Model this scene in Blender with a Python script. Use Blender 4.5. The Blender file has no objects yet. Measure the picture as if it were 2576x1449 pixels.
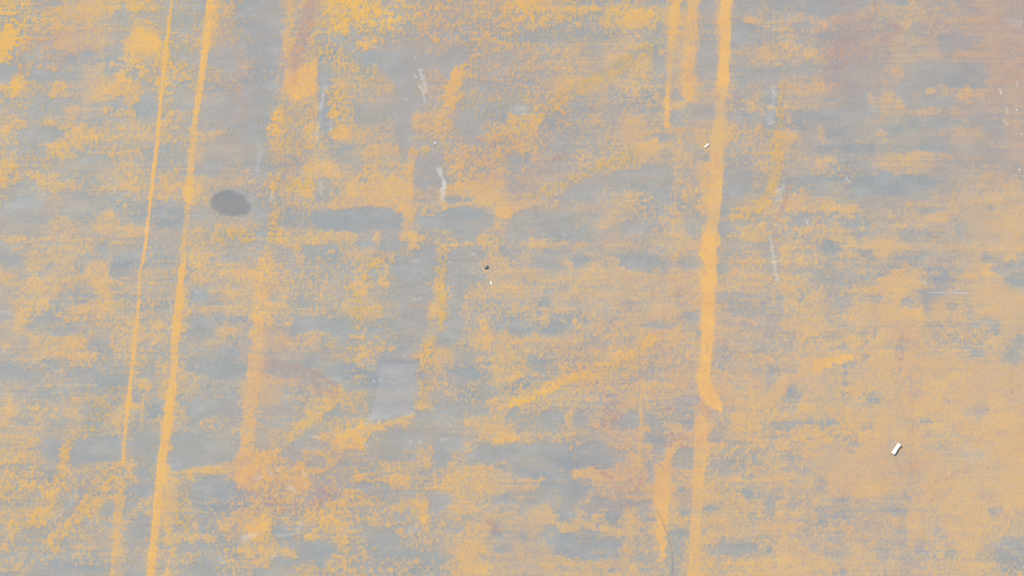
import bpy, math, random
import numpy as np

# ------------------------------------------------------------------ camera, sky, sun, exposure
K = 1.2 / 2576.0                      # metres per map unit; the picture shows 1.2 m of plate
MU, MV = 1288.0, 724.5                # map unit at the plate's centre
def P(u, v): return ((u - MU) * K, (MV - v) * K)

scene = bpy.context.scene
cam_d = bpy.data.cameras.new('camera'); cam = bpy.data.objects.new('camera', cam_d)
scene.collection.objects.link(cam); scene.camera = cam
cam_d.sensor_width = 36; cam_d.lens = 45; cam_d.clip_start = 0.01; cam_d.clip_end = 100
cam.location = (0, 0, 1.5)

SUN_EL, SUN_AZ = math.radians(52), math.radians(135)      # azimuth measured from +X towards +Y: upper left
world = bpy.data.worlds.new('World'); scene.world = world; world.use_nodes = True
wn = world.node_tree.nodes; wl = world.node_tree.links
sky = wn.new('ShaderNodeTexSky'); sky.sky_type = 'NISHITA'; sky.sun_disc = False
sky.sun_elevation = SUN_EL; sky.sun_rotation = math.radians(90) - SUN_AZ
sky.air_density = 1.0; sky.dust_density = 3.0; sky.ozone_density = 1.0
wl.new(sky.outputs[0], wn['Background'].inputs[0]); wn['Background'].inputs[1].default_value = 0.08
sd = bpy.data.lights.new('sun', 'SUN'); sd.energy = 2.4; sd.angle = math.radians(3.0); sd.color = (1, 0.94, 0.86)
sun = bpy.data.objects.new('sun', sd); scene.collection.objects.link(sun)
sun.rotation_euler = (math.radians(90) - SUN_EL, 0, SUN_AZ + math.radians(90))
sun.location = (-1, 1, 2)
vs = scene.view_settings
vs.view_transform = 'Standard'; vs.look = 'None'; vs.gamma = 1; vs.exposure = 0.93
vs.use_curve_mapping = False
scene.cycles.filter_width = 1.1

# ------------------------------------------------------------------ wear maps of the plate, drawn in code
# rust cover, one digit per 40 x 40 map units (9 = thick orange, 0 = bare steel)
GRID = """
7656788776443862 3466889856556677 8877666766963823 3432345656545665
5677776465434842 2365687575655556 6665547885863825 5636555565656664
9766766499646643 2376553744454465 4435434544762713 3543444466611665
8545435276723714 2375554201351452 5545546774561735 7645544355656666
1624356376874623 3489456541342734 4555537652551723 2334333462111266
6854457874636343 3597275661358524 4457774664664824 2666422531365566
3432255362626222 2476374321148433 3567344445644535 1664533652224566
5435543472452222 2867263331778132 8834353646333623 2433233553245245
6323776366646532 3868287551456157 7743334763566855 4633234443445555
5337535543425233 2675525656436767 6643556766648344 6343433554334445
6443233553435134 2437645656227746 3543466654448444 5445434677645655
7365535665766655 4887467777333777 4455212223458224 3333442344234565
4234223344437411 4466377878447687 5542334643458235 3656532233555666
2123225433325322 2633221138453137 2432435444538245 4434444455665567
3335545664335366 3655673437443134 1222443234547247 4565643444434567
2354664433336544 3564455536354265 3553546545678344 2644646764444567
4466645234447465 6543344753362357 5424363235438345 2343344434334643
6356666534447557 7654436543352357 6555666666669565 3643333477434563
3565347434582455 7634436322363666 6556666655559545 4545345764455675
3676566544385566 7645556643563444 5455455456559523 3566356765465676
4643345574482354 5422335433341473 3424566666449533 2354345566445436
4464744567533434 7556535454543676 6666656576558444 3355465656544463
3566764463643325 6444446422765447 6456667765558445 5566746666565453
2333233353563325 6233324311553246 6446776644659454 4565556765666666
4333444553753337 5443433311434335 5676556665559756 6456566665666666
6544556674862326 4556656321542345 6555555655458566 6465556666666566
6554555753862436 4356455325334466 3335455255367466 5445665665566667
5653543522823356 4642676432322467 5644435653568566 4666556766555667
6642622622812356 7536653324614223 1113323553628534 5465456655545667
6563556763826779 8776656566536576 2412553757658355 5534666655665557
6667657653853245 8675553375466676 5523466568656655 5654666655766667
6667467535863345 8665674455625564 4234343457646555 4555455456666657
5776465633865437 7657755454645564 6664544647656656 6554334346566665
5445553734845356 7345564335456774 4532435657557655 5644454546466653
4445356634844356 5532355434546765 5542333645367434 5664354233446633
4433443534843345 4344565444346765 5566667545357565 6766555453556643
""".split()
G = np.array([[int(c) for c in ''.join(GRID[r*4:r*4+4])] for r in range(36)], dtype=float) / 9.0
# hue of the rust, one digit per 80 x 80 map units (9 = deep yellow ochre, 0 = peach)
HUE = """
76446755357886768766543222233222
85234854357666675443533333332211
76236753245643655443433332322211
44344434756534667644333333222211
55444533663445555433444343333221
54434433643544544333333443323222
33333343444333333322334433333222
33333343444344443322224433332222
33333433444345333322224333333222
33444433434443333222222233333222
34443333334543344344332233333332
33344433334444445555433222333332
23345433345544445433433333333322
33334443455553344443333444433333
55554444666644443443444433333333
66555444667755443444444433333333
55544444665554443444444433333333
44444444555544443444444433333333
""".split()
H = np.array([[int(c) for c in r[:32]] for r in HUE], dtype=float) / 9.0
# dusty pink / mauve cast, one digit per 80 x 80 map units
MAU = """
03200023320004443321123322422344
14300023421134443222123322542344
02100024321133344322132222432234
00100024222223322433223222211233
00100023211223454322222221111223
00000123311224344222222221111323
11001112322222222212221122122221
10001111111121122222212111111211
10000101111112211111232211112211
00101001000011111112133211121211
10211001321111111223333221113211
00110002421122101343433222113212
00000002311122100123233221112122
01001002101111011134333222222112
12211004444322111334432222234212
12321004344322112134432122323211
11112003221122112022212122322211
00011001111211212122212112112111
""".split()
M = np.array([[int(c) for c in r[:32]] for r in MAU], dtype=float) / 9.0

def axis(lo, hi, lo2, hi2, step, n):
    core = np.arange(lo, hi + step, step)
    t = (np.arange(1, n + 1) / n) ** 2.0
    lin = np.arange(1, n + 1) / n
    left = lo - (lo - lo2) * (0.6 * t + 0.4 * lin); right = core[-1] + (hi2 - core[-1]) * (0.6 * t + 0.4 * lin)
    return np.concatenate([left[::-1], core, right])
US = axis(-30, 2606, -1900, 4476, 2.3, 90)
VS = axis(-30, 1480, -1500, 2950, 2.3, 80)
NU, NV = len(US), len(VS)
UU, VV = np.meshgrid(US, VS)

def vnoise(x, y, sx, sy, seed):
    rs = np.random.RandomState(seed); L = rs.rand(257, 257)
    fx = x / sx + 40.37; fy = y / sy + 40.71
    ix = np.floor(fx).astype(int); iy = np.floor(fy).astype(int)
    tx = fx - ix; ty = fy - iy
    tx = tx*tx*tx*(tx*(tx*6-15)+10); ty = ty*ty*ty*(ty*(ty*6-15)+10)
    a = L[iy % 257, ix % 257]; b = L[iy % 257, (ix+1) % 257]
    c = L[(iy+1) % 257, ix % 257]; d = L[(iy+1) % 257, (ix+1) % 257]
    return (a*(1-tx)+b*tx)*(1-ty) + (c*(1-tx)+d*tx)*ty - 0.5
def fbm(x, y, sx, sy, seed, octs=4, g=0.55):
    s = 0; a = 1.0; tot = 0
    for o in range(octs):
        # every octave is turned a little so that no lattice direction shows
        an = 0.5 * o; ca, sa = math.cos(an) , math.sin(an)
        r = sx / sy
        xr, yr = (x*ca + y*r*sa), (-x*sa + y*r*ca)
        s = s + a * vnoise(xr, yr, sx / 2**o, sx / 2**o, seed + o); tot += a; a *= g
    return s / tot

def sample(A, cell, x, y):
    h, w = A.shape
    fx = x / cell - 0.5; fy = y / cell - 0.5
    ix = np.floor(fx).astype(int); iy = np.floor(fy).astype(int); tx = fx - ix; ty = fy - iy
    tx = tx*tx*(3-2*tx); ty = ty*ty*(3-2*ty)
    def ref(i, n):
        i = np.mod(i, 2*n); return np.where(i >= n, 2*n-1-i, i)
    x0, x1, y0, y1 = ref(ix, w), ref(ix+1, w), ref(iy, h), ref(iy+1, h)
    return (A[y0, x0]*(1-tx)+A[y0, x1]*tx)*(1-ty) + (A[y1, x0]*(1-tx)+A[y1, x1]*tx)*ty

# warped coordinates: edges of every patch become ragged
WX = UU + 26*fbm(UU, VV, 60, 40, 11, 4) + 9*fbm(UU, VV, 12, 10, 21, 2)
WY = VV + 22*fbm(UU, VV, 80, 30, 31, 4) + 9*fbm(UU, VV, 12, 10, 41, 2)
EX = UU + 9*fbm(UU, VV, 22, 16, 51, 3) + 5*fbm(UU, VV, 7, 7, 54, 2)
EY = VV + 9*fbm(UU, VV, 26, 14, 61, 3) + 5*fbm(UU, VV, 7, 7, 64, 2)

# signed roughness added to every patch outline, in map units
NE = 26*fbm(UU, VV, 40, 26, 151, 3, .7) + 22*fbm(UU, VV, 11, 9, 161, 2, .8)
F = {'rust': sample(G, 40.0, WX, WY), 'hue': sample(H, 80.0, WX, WY), 'mauve': sample(M, 80.0, WX, WY),
     'pale': np.zeros_like(UU), 'dark': np.zeros_like(UU), 'thick': sample(H, 80.0, WX, WY)*.85+.08}

def win(u0, u1, v0, v1, pad=26):
    return (slice(max(0, np.searchsorted(VS, v0-pad)-1), np.searchsorted(VS, v1+pad)+1),
            slice(max(0, np.searchsorted(US, u0-pad)-1), np.searchsorted(US, u1+pad)+1))
def put(f, s, m, val):
    A = F[f]; A[s] = A[s]*(1-m) + val*m
def sstep(e0, e1, x):
    t = np.clip((x-e0)/(e1-e0+1e-9), 0, 1); return t*t*(3-2*t)
def ell(f, cx, cy, rx, ry, rot, val, a=1.0, soft=0.28):
    r = max(rx, ry); s = win(cx-r, cx+r, cy-r, cy+r)
    x = EX[s]-cx; y = EY[s]-cy; c, d = math.cos(math.radians(rot)), math.sin(math.radians(rot))
    q = np.sqrt(((x*c+y*d)/rx)**2 + ((-x*d+y*c)/ry)**2); m = min(rx, ry)
    k = min(1.0, .25+m/22.0)
    put(f, s, a*sstep(m*soft*.5+2.5, -m*soft*.5-2.5, (q-1)*m + k*NE[s]), val)
def line(f, pts, val, a=1.0, soft=2.0, clean=False):
    """pts: (u, v, width[, strength]); strength multiplies the blend along the line"""
    pts = [tuple(p)+(1.0,) if len(p) == 3 else p for p in pts]
    us = [p[0] for p in pts]; vv = [p[1] for p in pts]; w = max(p[2] for p in pts)
    s = win(min(us)-w, max(us)+w, min(vv)-w, max(vv)+w)
    if clean: x = UU[s] + 0.25*(EX[s]-UU[s]); y = VV[s]
    else: x = UU[s] + 0.6*(EX[s]-UU[s]); y = VV[s] + 0.6*(EY[s]-VV[s])
    best = np.full(x.shape, 1e9); st = np.zeros(x.shape)
    for (a0, b0, w0, s0), (a1, b1, w1, s1) in zip(pts[:-1], pts[1:]):
        dx, dy = a1-a0, b1-b0; t = np.clip(((x-a0)*dx+(y-b0)*dy)/(dx*dx+dy*dy+1e-9), 0, 1)
        d = np.hypot(x-a0-t*dx, y-b0-t*dy) - 0.5*(w0+(w1-w0)*t)
        k = d < best; best = np.where(k, d, best); st = np.where(k, s0+(s1-s0)*t, st)
    put(f, s, a*st*sstep(soft, -soft, best + (.12 if clean else .55)*NE[s]*min(1, w/14)), val)
def poly(f, pts, val, a=1.0, soft=3.0):
    us = [p[0] for p in pts]; vv = [p[1] for p in pts]
    s = win(min(us), max(us), min(vv), max(vv)); x = EX[s]; y = EY[s]
    ins = np.zeros(x.shape, bool); best = np.full(x.shape, 1e9); n = len(pts)
    for i in range(n):
        (a0, b0), (a1, b1) = pts[i], pts[(i+1) % n]; dx, dy = a1-a0, b1-b0
        t = np.clip(((x-a0)*dx+(y-b0)*dy)/(dx*dx+dy*dy+1e-9), 0, 1)
        best = np.minimum(best, np.hypot(x-a0-t*dx, y-b0-t*dy))
        if b0 != b1:
            ins ^= ((b0 > y) != (b1 > y)) & (x < (a1-a0)*(y-b0)/(b1-b0)+a0)
    put(f, s, a*sstep(soft, -soft, np.where(ins, -best, best)+.3*NE[s]), val)

def T(i, j, x, y): return (644.0*i + x/4.0, 362.25*j + y/4.0)
def blobs(f, i, j, txt, a=.86):
    for row in txt.strip().split('\n'):
        for one in row.split('/'):
            q = [float(z) for z in one.split()]
            if not q: continue
            u, v = T(i, j, q[0], q[1])
            ell(f, u, v, q[2]/4, q[3]/4, q[4] if len(q) > 5 else 0, q[-1]/9.0, a*(.86 if q[-1] < 3 else 1), .5 if q[-1] < 3 else .3)
def tpoly(f, i, j, txt, val, a=1.0, soft=3.0):
    n = [float(z) for z in txt.split()]
    poly(f, [T(i, j, n[k], n[k+1]) for k in range(0, len(n), 2)], val, a, soft)
def tline(f, i, j, txt, w, val, a=1.0, soft=2.0, clean=False):
    n = [float(z) for z in txt.split()]
    line(f, [T(i, j, n[k], n[k+1]) + (w,) for k in range(0, len(n), 2)], val, a, soft, clean)

# --- patches of rust (high digit) and bare steel (low digit), read off region by region
blobs('rust', 0, 0, """
500 65 40 22 9/ 480 40 120 40 3/ 420 145 90 25 3/ 950 75 260 35 8/ 1430 75 200 35 8/ 1240 100 50 80 3/ 1260 190 90 60 2/ 1420 150 180 30 3
120 300 80 110 9/ 60 430 80 50 8/ 30 570 60 70 9/ 80 720 90 80 0/ 560 130 130 50 7/ 1420 430 170 140 9/ 1250 340 70 40 4
1120 480 90 45 2/ 1130 640 85 110 1/ 1120 660 55 32 7/ 870 575 45 40 2/ 400 620 170 60 3/ 390 680 20 18 9/ 540 700 40 20 8/ 710 715 30 20 8
520 770 230 50 0/ 1280 590 80 40 9/ 1230 760 60 70 9/ 1340 765 45 60 1/ 170 850 80 90 9/ 180 950 130 40 8/ 320 870 80 50 7/ 590 870 60 40 8
540 950 160 25 7/ 1100 900 190 60 8/ 960 990 80 30 8/ 1330 900 110 70 7/ 1860 590 130 65 1/ 1200 1060 180 30 1/ 1440 1110 90 140 1
780 1090 60 30 7/ 720 1150 60 70 7/ 540 1240 110 45 8/ 820 1340 220 70 8/ 140 1240 130 50 7/ 440 1350 200 60 1/ 2220 600 130 110 0
1070 1100 45 30 7/ 1320 1000 80 60 7/ 1600 100 20 20 6/ 1700 1200 40 50 7/ 1250 1290 160 80 6/ 2180 1340 60 25 8/ 2200 1100 180 130 1
2500 60 90 80 1/ 2500 540 60 80 1/ 1830 250 80 120 2/ 1800 330 40 50 3/ 1200 1220 40 40 2/ 1760 700 180 60 5/ 1880 1000 130 120 2
""")
blobs('rust', 1, 0, """
60 300 130 90 1/ 60 540 60 70 0/ 130 640 100 40 2/ 110 110 50 80 5/ 700 80 70 60 9/ 880 110 160 70 7/ 1180 90 90 80 7/ 850 220 110 50 8
1060 290 30 40 8/ 1000 300 60 60 3/ 1100 240 80 40 3/ 1160 450 110 55 -12 9/ 880 330 80 30 8/ 360 150 30 200 7/ 340 460 50 120 8/ 450 250 60 120 4
1340 540 270 80 -5 0/ 1130 640 60 100 3/ 2040 560 100 70 0/ 1960 690 80 40 -30 0/ 1900 640 65 75 8/ 2420 480 160 90 7/ 1700 80 250 20 7
450 780 150 90 9/ 550 640 60 80 9/ 370 930 80 80 9/ 500 960 70 40 8/ 680 760 60 180 2/ 690 1180 70 160 1/ 810 1000 70 180 8/ 850 830 60 40 7
220 1170 80 90 9/ 180 1290 60 60 9/ 540 1280 90 160 7/ 850 1330 90 90 9/ 800 1170 60 40 9/ 1050 1380 70 20 7/ 1360 860 120 60 6/ 1230 860 100 40 6
1960 960 80 100 9/ 2060 760 90 110 8/ 1700 800 80 90 4/ 1850 880 90 130 5/ 1740 1210 200 60 8/ 1880 1220 110 90 7/ 1870 1330 60 70 6
1700 1350 90 60 4/ 1600 1190 50 50 8/ 2150 850 90 90 2/ 2100 1060 60 40 5/ 2060 1200 100 160 1/ 1980 1400 60 60 2/ 1500 1200 90 220 1/ 1480 920 100 130 1
2480 1360 100 60 7/ 2300 1390 70 30 7/ 1180 1080 160 60 2/ 80 1050 120 110 2/ 2230 650 200 60 -30 3/ 2530 560 40 60 1
""")
blobs('rust', 2, 0, """
640 20 20 20 8/ 820 20 180 25 1/ 1180 20 160 25 2/ 1450 30 150 30 2/ 840 90 220 30 8/ 1350 150 200 60 9/ 250 100 260 30 8/ 1740 60 40 60 2
1960 60 90 60 1/ 2120 160 40 40 6/ 2380 80 130 60 1/ 2340 320 140 90 0/ 2400 210 90 30 7/ 1950 640 110 160 0/ 1480 620 60 80 0/ 1900 330 40 90 2
1370 350 150 40 3/ 1280 360 25 20 8/ 560 330 220 60 3/ 500 400 180 60 2/ 170 385 60 25 1/ 290 745 50 25 1/ 570 700 50 25 7/ 1310 490 110 40 8
1020 560 60 30 8/ 920 740 150 40 7/ 1020 740 40 50 9/ 1110 770 60 40 2/ 660 860 100 60 8/ 800 870 60 50 8/ 560 960 100 40 8/ 520 1090 70 30 7
240 1180 180 60 -30 8/ 90 1100 70 50 1/ 80 1340 100 60 8/ 880 1130 120 30 3/ 820 1200 70 35 6/ 1240 1230 80 60 8/ 1300 1330 180 30 7
1650 1190 60 60 1/ 1960 1140 100 60 2/ 1880 1230 170 12 6/ 1540 1380 100 40 1/ 1780 840 80 100 8/ 1780 960 60 40 9/ 1670 970 60 60 3/ 2300 700 120 130 1
1400 1110 120 20 2/ 2400 1060 100 60 6/ 2280 1130 110 90 2/ 2440 1330 80 80 6/ 2200 1400 70 20 7/ 1980 880 60 50 2/ 700 1040 120 60 3
""")
blobs('rust', 3, 0, """
100 60 110 60 1/ 600 80 200 60 1/ 1330 20 60 25 1/ 950 30 120 30 1/ 360 190 120 30 7/ 570 250 50 70 9/ 700 190 100 30 7/ 310 290 70 30 2
200 310 50 60 6/ 640 380 130 40 2/ 1410 220 60 60 7/ 1640 150 100 80 6/ 1830 420 110 60 0/ 1990 410 110 60 -8 0/ 1550 290 100 50 3
30 590 50 40 8/ 430 540 70 50 8/ 1560 420 180 30 6/ 1820 570 60 20 -30 1/ 1520 480 70 20 2/ 1330 700 70 40 6/ 1420 620 80 30 7
1520 740 130 80 0/ 1850 760 260 90 1/ 2080 780 120 90 0/ 1440 900 110 90 1/ 1400 1010 60 80 0/ 1520 960 100 70 4/ 1650 925 45 35 9/ 1720 870 20 15 7
1780 920 40 30 6/ 1840 925 20 20 7/ 1990 960 80 60 9/ 2010 880 40 40 9/ 2130 960 60 40 8/ 2060 1040 50 60 6/ 1340 1060 60 60 -50 8/ 1560 1130 180 40 7
1890 1130 70 50 7/ 1800 1220 200 50 1/ 2290 1290 90 110 0/ 1160 1370 40 45 8/ 1300 1300 90 60 1/ 700 1260 140 70 1/ 1200 980 70 60 7/ 1050 990 30 80 -20 7
1010 870 60 60 0/ 1120 880 60 70 1/ 280 1260 140 60 2/ 400 880 180 50 7/ 600 1000 70 25 1/ 300 1080 200 25 8/ 340 1010 150 40 4/ 130 1010 30 60 8
200 1200 50 40 7/ 170 1370 130 70 8/ 540 1340 40 100 7/ 900 760 220 60 1/ 2380 950 60 90 6/ 2060 100 60 30 3/ 1850 40 25 15 8/ 2450 380 160 160 6
""")
blobs('rust', 0, 1, """
640 60 80 80 8/ 700 20 150 30 8/ 510 120 40 25 7/ 70 210 80 40 8/ 20 420 60 80 8/ 1060 60 150 40 6/ 1150 120 60 30 6/ 900 170 250 50 1/ 430 190 100 30 5
1280 270 200 30 5/ 1750 300 50 40 7/ 400 340 160 30 7/ 620 400 180 50 7/ 750 450 60 30 7/ 1180 440 300 35 7/ 1670 420 110 50 8/ 1730 530 140 40 7
620 345 50 20 2/ 920 520 45 28 6/ 1910 500 90 90 9/ 2010 440 60 30 8/ 2020 550 60 30 7/ 1660 180 90 90 1/ 1430 200 80 30 2/ 2060 250 110 80 1
250 620 200 80 1/ 900 620 250 90 1/ 1090 700 60 35 7/ 1700 640 130 60 1/ 1700 800 140 50 1/ 650 780 90 60 6/ 1000 820 130 60 6/ 1270 880 110 50 7
650 930 50 35 7/ 780 770 40 40 5/ 170 950 90 30 6/ 1180 990 60 18 7/ 1390 930 25 20 7/ 1040 1040 100 40 1/ 2080 700 120 100 2/ 2280 760 160 30 -8 3
2190 900 60 90 8/ 2380 900 100 50 8/ 2490 960 60 40 8/ 2380 1120 160 90 2/ 1500 640 40 30 4/ 330 1180 110 100 7/ 730 1080 120 40 7/ 540 1090 80 60 7
500 1220 70 50 2/ 400 1300 40 30 1/ 820 1230 70 50 2/ 1000 1290 150 120 7/ 620 1350 200 60 7/ 340 1400 160 60 8/ 1200 1260 100 100 1/ 1610 960 130 60 2
1650 1100 160 60 1/ 1960 1270 80 30 1/ 2130 1280 110 50 6/ 2330 1330 80 90 7/ 1940 1150 60 60 7/ 120 1170 100 70 1/ 50 1100 60 60 1/ 2440 700 40 40 2
100 480 150 50 3/ 1940 100 30 60 5
""")
blobs('rust', 1, 1, """
420 50 260 50 -8 8/ 1250 60 250 40 7/ 900 100 90 50 2/ 1580 95 50 30 8/ 1700 75 40 25 7/ 1560 220 50 45 9/ 660 220 170 80 8/ 350 210 120 110 3
1080 150 50 25 7/ 950 200 120 60 3/ 1300 200 130 30 6/ 1200 260 200 30 3/ 260 420 130 50 9/ 460 420 100 40 8/ 520 510 60 50 9/ 300 510 110 30 4
180 330 40 50 8/ 820 320 80 30 8/ 700 400 110 60 2/ 630 560 60 50 1/ 800 470 100 90 4/ 1200 460 300 160 8/ 860 600 160 50 7/ 1100 365 30 18 1
1520 430 50 100 8/ 1540 620 80 90 9/ 1530 780 50 40 7/ 1620 670 50 20 9/ 1720 300 150 150 2/ 1650 600 120 60 5/ 1760 680 120 50 5/ 1900 560 40 120 8
2100 170 130 60 8/ 2200 200 140 70 7/ 2120 440 220 60 -6 8/ 2300 560 250 70 8/ 1960 630 60 40 8/ 2000 570 90 28 2/ 2120 550 60 15 3/ 2480 680 100 60 9
180 760 50 110 9/ 160 950 50 60 8/ 60 700 70 90 1/ 60 1050 50 100 2/ 340 740 110 110 2/ 460 800 100 90 4/ 700 720 160 40 1/ 550 700 20 20 7
600 960 280 50 7/ 920 950 110 45 8/ 400 1010 110 60 7/ 540 1080 85 80 0/ 740 1090 100 80 0/ 760 1090 50 18 -15 7/ 330 1100 60 50 2/ 220 1080 70 80 2
1120 970 110 50 2/ 1225 970 30 70 7/ 1420 1020 110 60 1/ 1400 900 90 70 2/ 1590 950 80 60 9/ 1600 1050 60 40 7/ 1220 1210 60 60 9/ 1340 1150 60 30 7
1060 1150 60 40 6/ 1100 1330 20 20 9/ 990 1420 80 30 9/ 1160 1400 25 50 8/ 1200 1290 40 40 1/ 1280 1410 40 50 8/ 1600 1250 250 120 1
2100 1010 110 35 9/ 2250 960 100 40 7/ 2380 1000 80 60 7/ 2150 1110 190 80 1/ 2140 1300 190 110 2/ 2420 1200 100 150 7/ 2500 1080 80 60 2/ 2450 820 30 50 8
100 1290 100 120 7/ 110 1370 90 50 8/ 2030 760 60 60 1/ 1300 1260 60 60 5/ 1790 1370 50 60 7/ 1820 1250 60 40 6/ 1100 620 30 10 5/ 1180 290 120 30 7
""")
blobs('rust', 2, 1, """
50 50 100 60 9/ 70 150 60 60 3/ 140 150 60 50 3/ 1300 60 180 60 8/ 1200 150 220 60 8/ 860 220 160 40 7/ 940 200 40 50 8/ 1620 90 130 60 6
1550 110 70 40 2/ 1930 120 80 60 1/ 1200 300 260 60 1/ 1500 250 150 60 2/ 850 350 130 30 2/ 430 460 130 50 7/ 340 470 40 50 8/ 200 530 60 40 8
40 630 100 60 9/ 180 690 80 40 1/ 120 780 70 80 2/ 650 470 100 70 1/ 660 570 70 30 4/ 1280 510 100 50 8/ 1560 450 90 60 1/ 1680 340 30 60 4
1820 480 90 100 5/ 2330 140 60 30 3/ 2300 280 150 160 1/ 2300 460 140 90 1/ 2350 660 130 50 8/ 2240 720 60 40 8/ 2480 620 90 60 7/ 2350 770 80 40 1
2470 890 100 60 7/ 2200 920 40 30 6/ 400 830 250 60 1/ 560 900 200 60 0/ 1030 700 60 40 6/ 960 800 60 50 5/ 1280 830 220 60 1/ 1860 760 110 100 2
1850 900 80 90 2/ 240 1000 90 50 8/ 500 1010 60 30 7/ 710 1030 70 30 7/ 770 1110 40 20 7/ 340 1160 120 80 1/ 650 1170 110 80 -30 1/ 560 1220 40 80 -35 7
1150 1100 50 25 7/ 1000 1030 130 40 6/ 1400 1180 220 80 1/ 1200 1150 80 50 2/ 1000 1180 60 50 7/ 1730 1050 110 60 7/ 1800 1200 110 70 2/ 1990 980 110 60 9
900 1300 250 60 7/ 150 1330 180 80 6/ 1120 1340 120 60 7/ 2260 1090 160 40 2/ 2350 1170 150 25 7/ 2110 1250 50 60 0/ 2160 880 60 100 2/ 2400 1350 180 60 6
1380 400 100 30 4/ 620 290 80 20 5/ 1450 20 30 60 8
""")
blobs('rust', 3, 1, """
110 90 70 120 8/ 80 280 70 50 8/ 40 400 40 60 6/ 520 180 40 70 6/ 640 170 50 30 6/ 800 200 100 50 3/ 860 60 60 50 1/ 1000 130 120 40 4
1380 150 240 60 7/ 1600 110 160 40 7/ 1420 275 60 25 7/ 1700 30 140 50 1/ 1180 300 60 40 1/ 1440 420 220 90 0/ 1560 520 80 50 1/ 1020 420 200 80 1
280 600 110 110 8/ 620 640 220 60 8/ 480 620 60 40 5/ 560 490 120 50 3/ 330 480 20 40 7/ 1700 640 70 40 7/ 1540 610 60 30 7/ 1420 610 50 30 7/ 1850 640 120 60 7
1560 700 110 25 2/ 1500 730 50 40 6/ 1700 750 110 50 7/ 1650 660 160 20 1/ 2440 650 130 250 7/ 2250 650 40 30 2/ 2130 300 30 25 1/ 2480 705 25 20 2
2180 340 60 70 7/ 300 790 110 60 2/ 860 800 100 60 1/ 440 900 190 40 7/ 1000 880 120 60 2/ 1400 930 120 80 2/ 1920 830 60 60 1/ 1600 900 130 60 2
630 1040 100 80 0/ 180 1090 40 110 8/ 260 1190 110 30 7/ 300 1160 50 30 8/ 480 1130 80 20 7/ 1200 1030 190 60 7/ 1150 960 40 40 7/ 840 1000 60 60 7
830 1120 100 25 7/ 990 1110 90 50 1/ 1500 1180 90 50 1/ 1450 1300 70 40 7/ 1560 1290 40 30 7/ 950 1290 25 18 7/ 610 1340 25 22 9/ 660 1290 15 15 7
2100 1060 60 50 6/ 2430 1160 90 50 8/ 2400 1250 160 60 0/ 2200 1290 50 50 9/ 2230 1210 20 30 9/ 2350 1390 60 50 7/ 2500 1350 120 90 1/ 2060 1330 40 20 8
230 1390 110 60 7/ 1250 1400 130 80 8/ 1420 1430 130 40 7/ 1760 1370 120 90 1/ 620 1400 200 60 1/ 350 1280 150 40 1/ 1330 730 60 40 3/ 950 870 25 20 8
480 1190 60 30 7/ 2200 1150 50 60 1
""")
blobs('rust', 0, 2, """
520 30 120 40 7/ 340 40 80 40 7/ 1090 60 60 60 8/ 280 220 150 50 7/ 220 300 80 80 8/ 300 210 80 30 9/ 860 210 70 50 8/ 1000 220 110 60 7/ 740 290 110 60 6
470 310 130 90 1/ 310 385 50 28 0/ 560 200 80 60 2/ 60 290 60 60 1/ 1300 60 60 60 2/ 2000 60 100 80 1/ 2350 60 90 35 8/ 2150 40 60 60 6
2200 225 320 22 6/ 2000 330 160 50 0/ 2350 310 180 40 1/ 1450 340 50 40 1/ 1620 380 110 50 6/ 1950 470 110 60 1/ 2320 440 90 50 7/ 2270 470 60 30 7
760 570 100 60 8/ 510 550 60 40 7/ 560 660 210 40 8/ 800 670 170 30 8/ 380 670 40 60 7/ 720 720 60 25 8/ 100 590 70 30 6/ 560 770 140 60 1/ 990 560 60 60 1
920 440 20 30 8/ 700 430 130 50 1/ 620 820 20 20 8/ 110 860 130 80 1/ 300 900 80 80 1/ 800 820 200 60 2/ 1100 920 170 60 1/ 1470 1000 50 50 8/ 1450 930 50 30 7
1390 1090 50 50 1/ 1450 1180 50 60 7/ 1400 1310 70 60 5/ 1560 1180 90 110 1/ 2150 800 250 70 1/ 2400 860 90 80 1/ 1990 900 110 40 5/ 1660 680 110 60 2
140 1220 80 50 -25 8/ 30 1320 40 60 8/ 700 1220 80 60 6/ 200 1290 80 60 2/ 1100 1200 60 80 6/ 1060 1380 60 50 7/ 980 1270 50 40 6/ 1180 1150 60 40 2
1850 1130 60 60 2/ 2100 1200 200 80 1/ 2330 1230 100 80 1/ 1900 1370 100 50 2/ 2080 1380 130 50 5/ 1900 980 110 60 4/ 240 1010 60 40 3/ 1500 850 40 30 2/ 860 1250 60 70 2
1560 600 130 60 3/ 1230 600 90 60 6
""")
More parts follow.
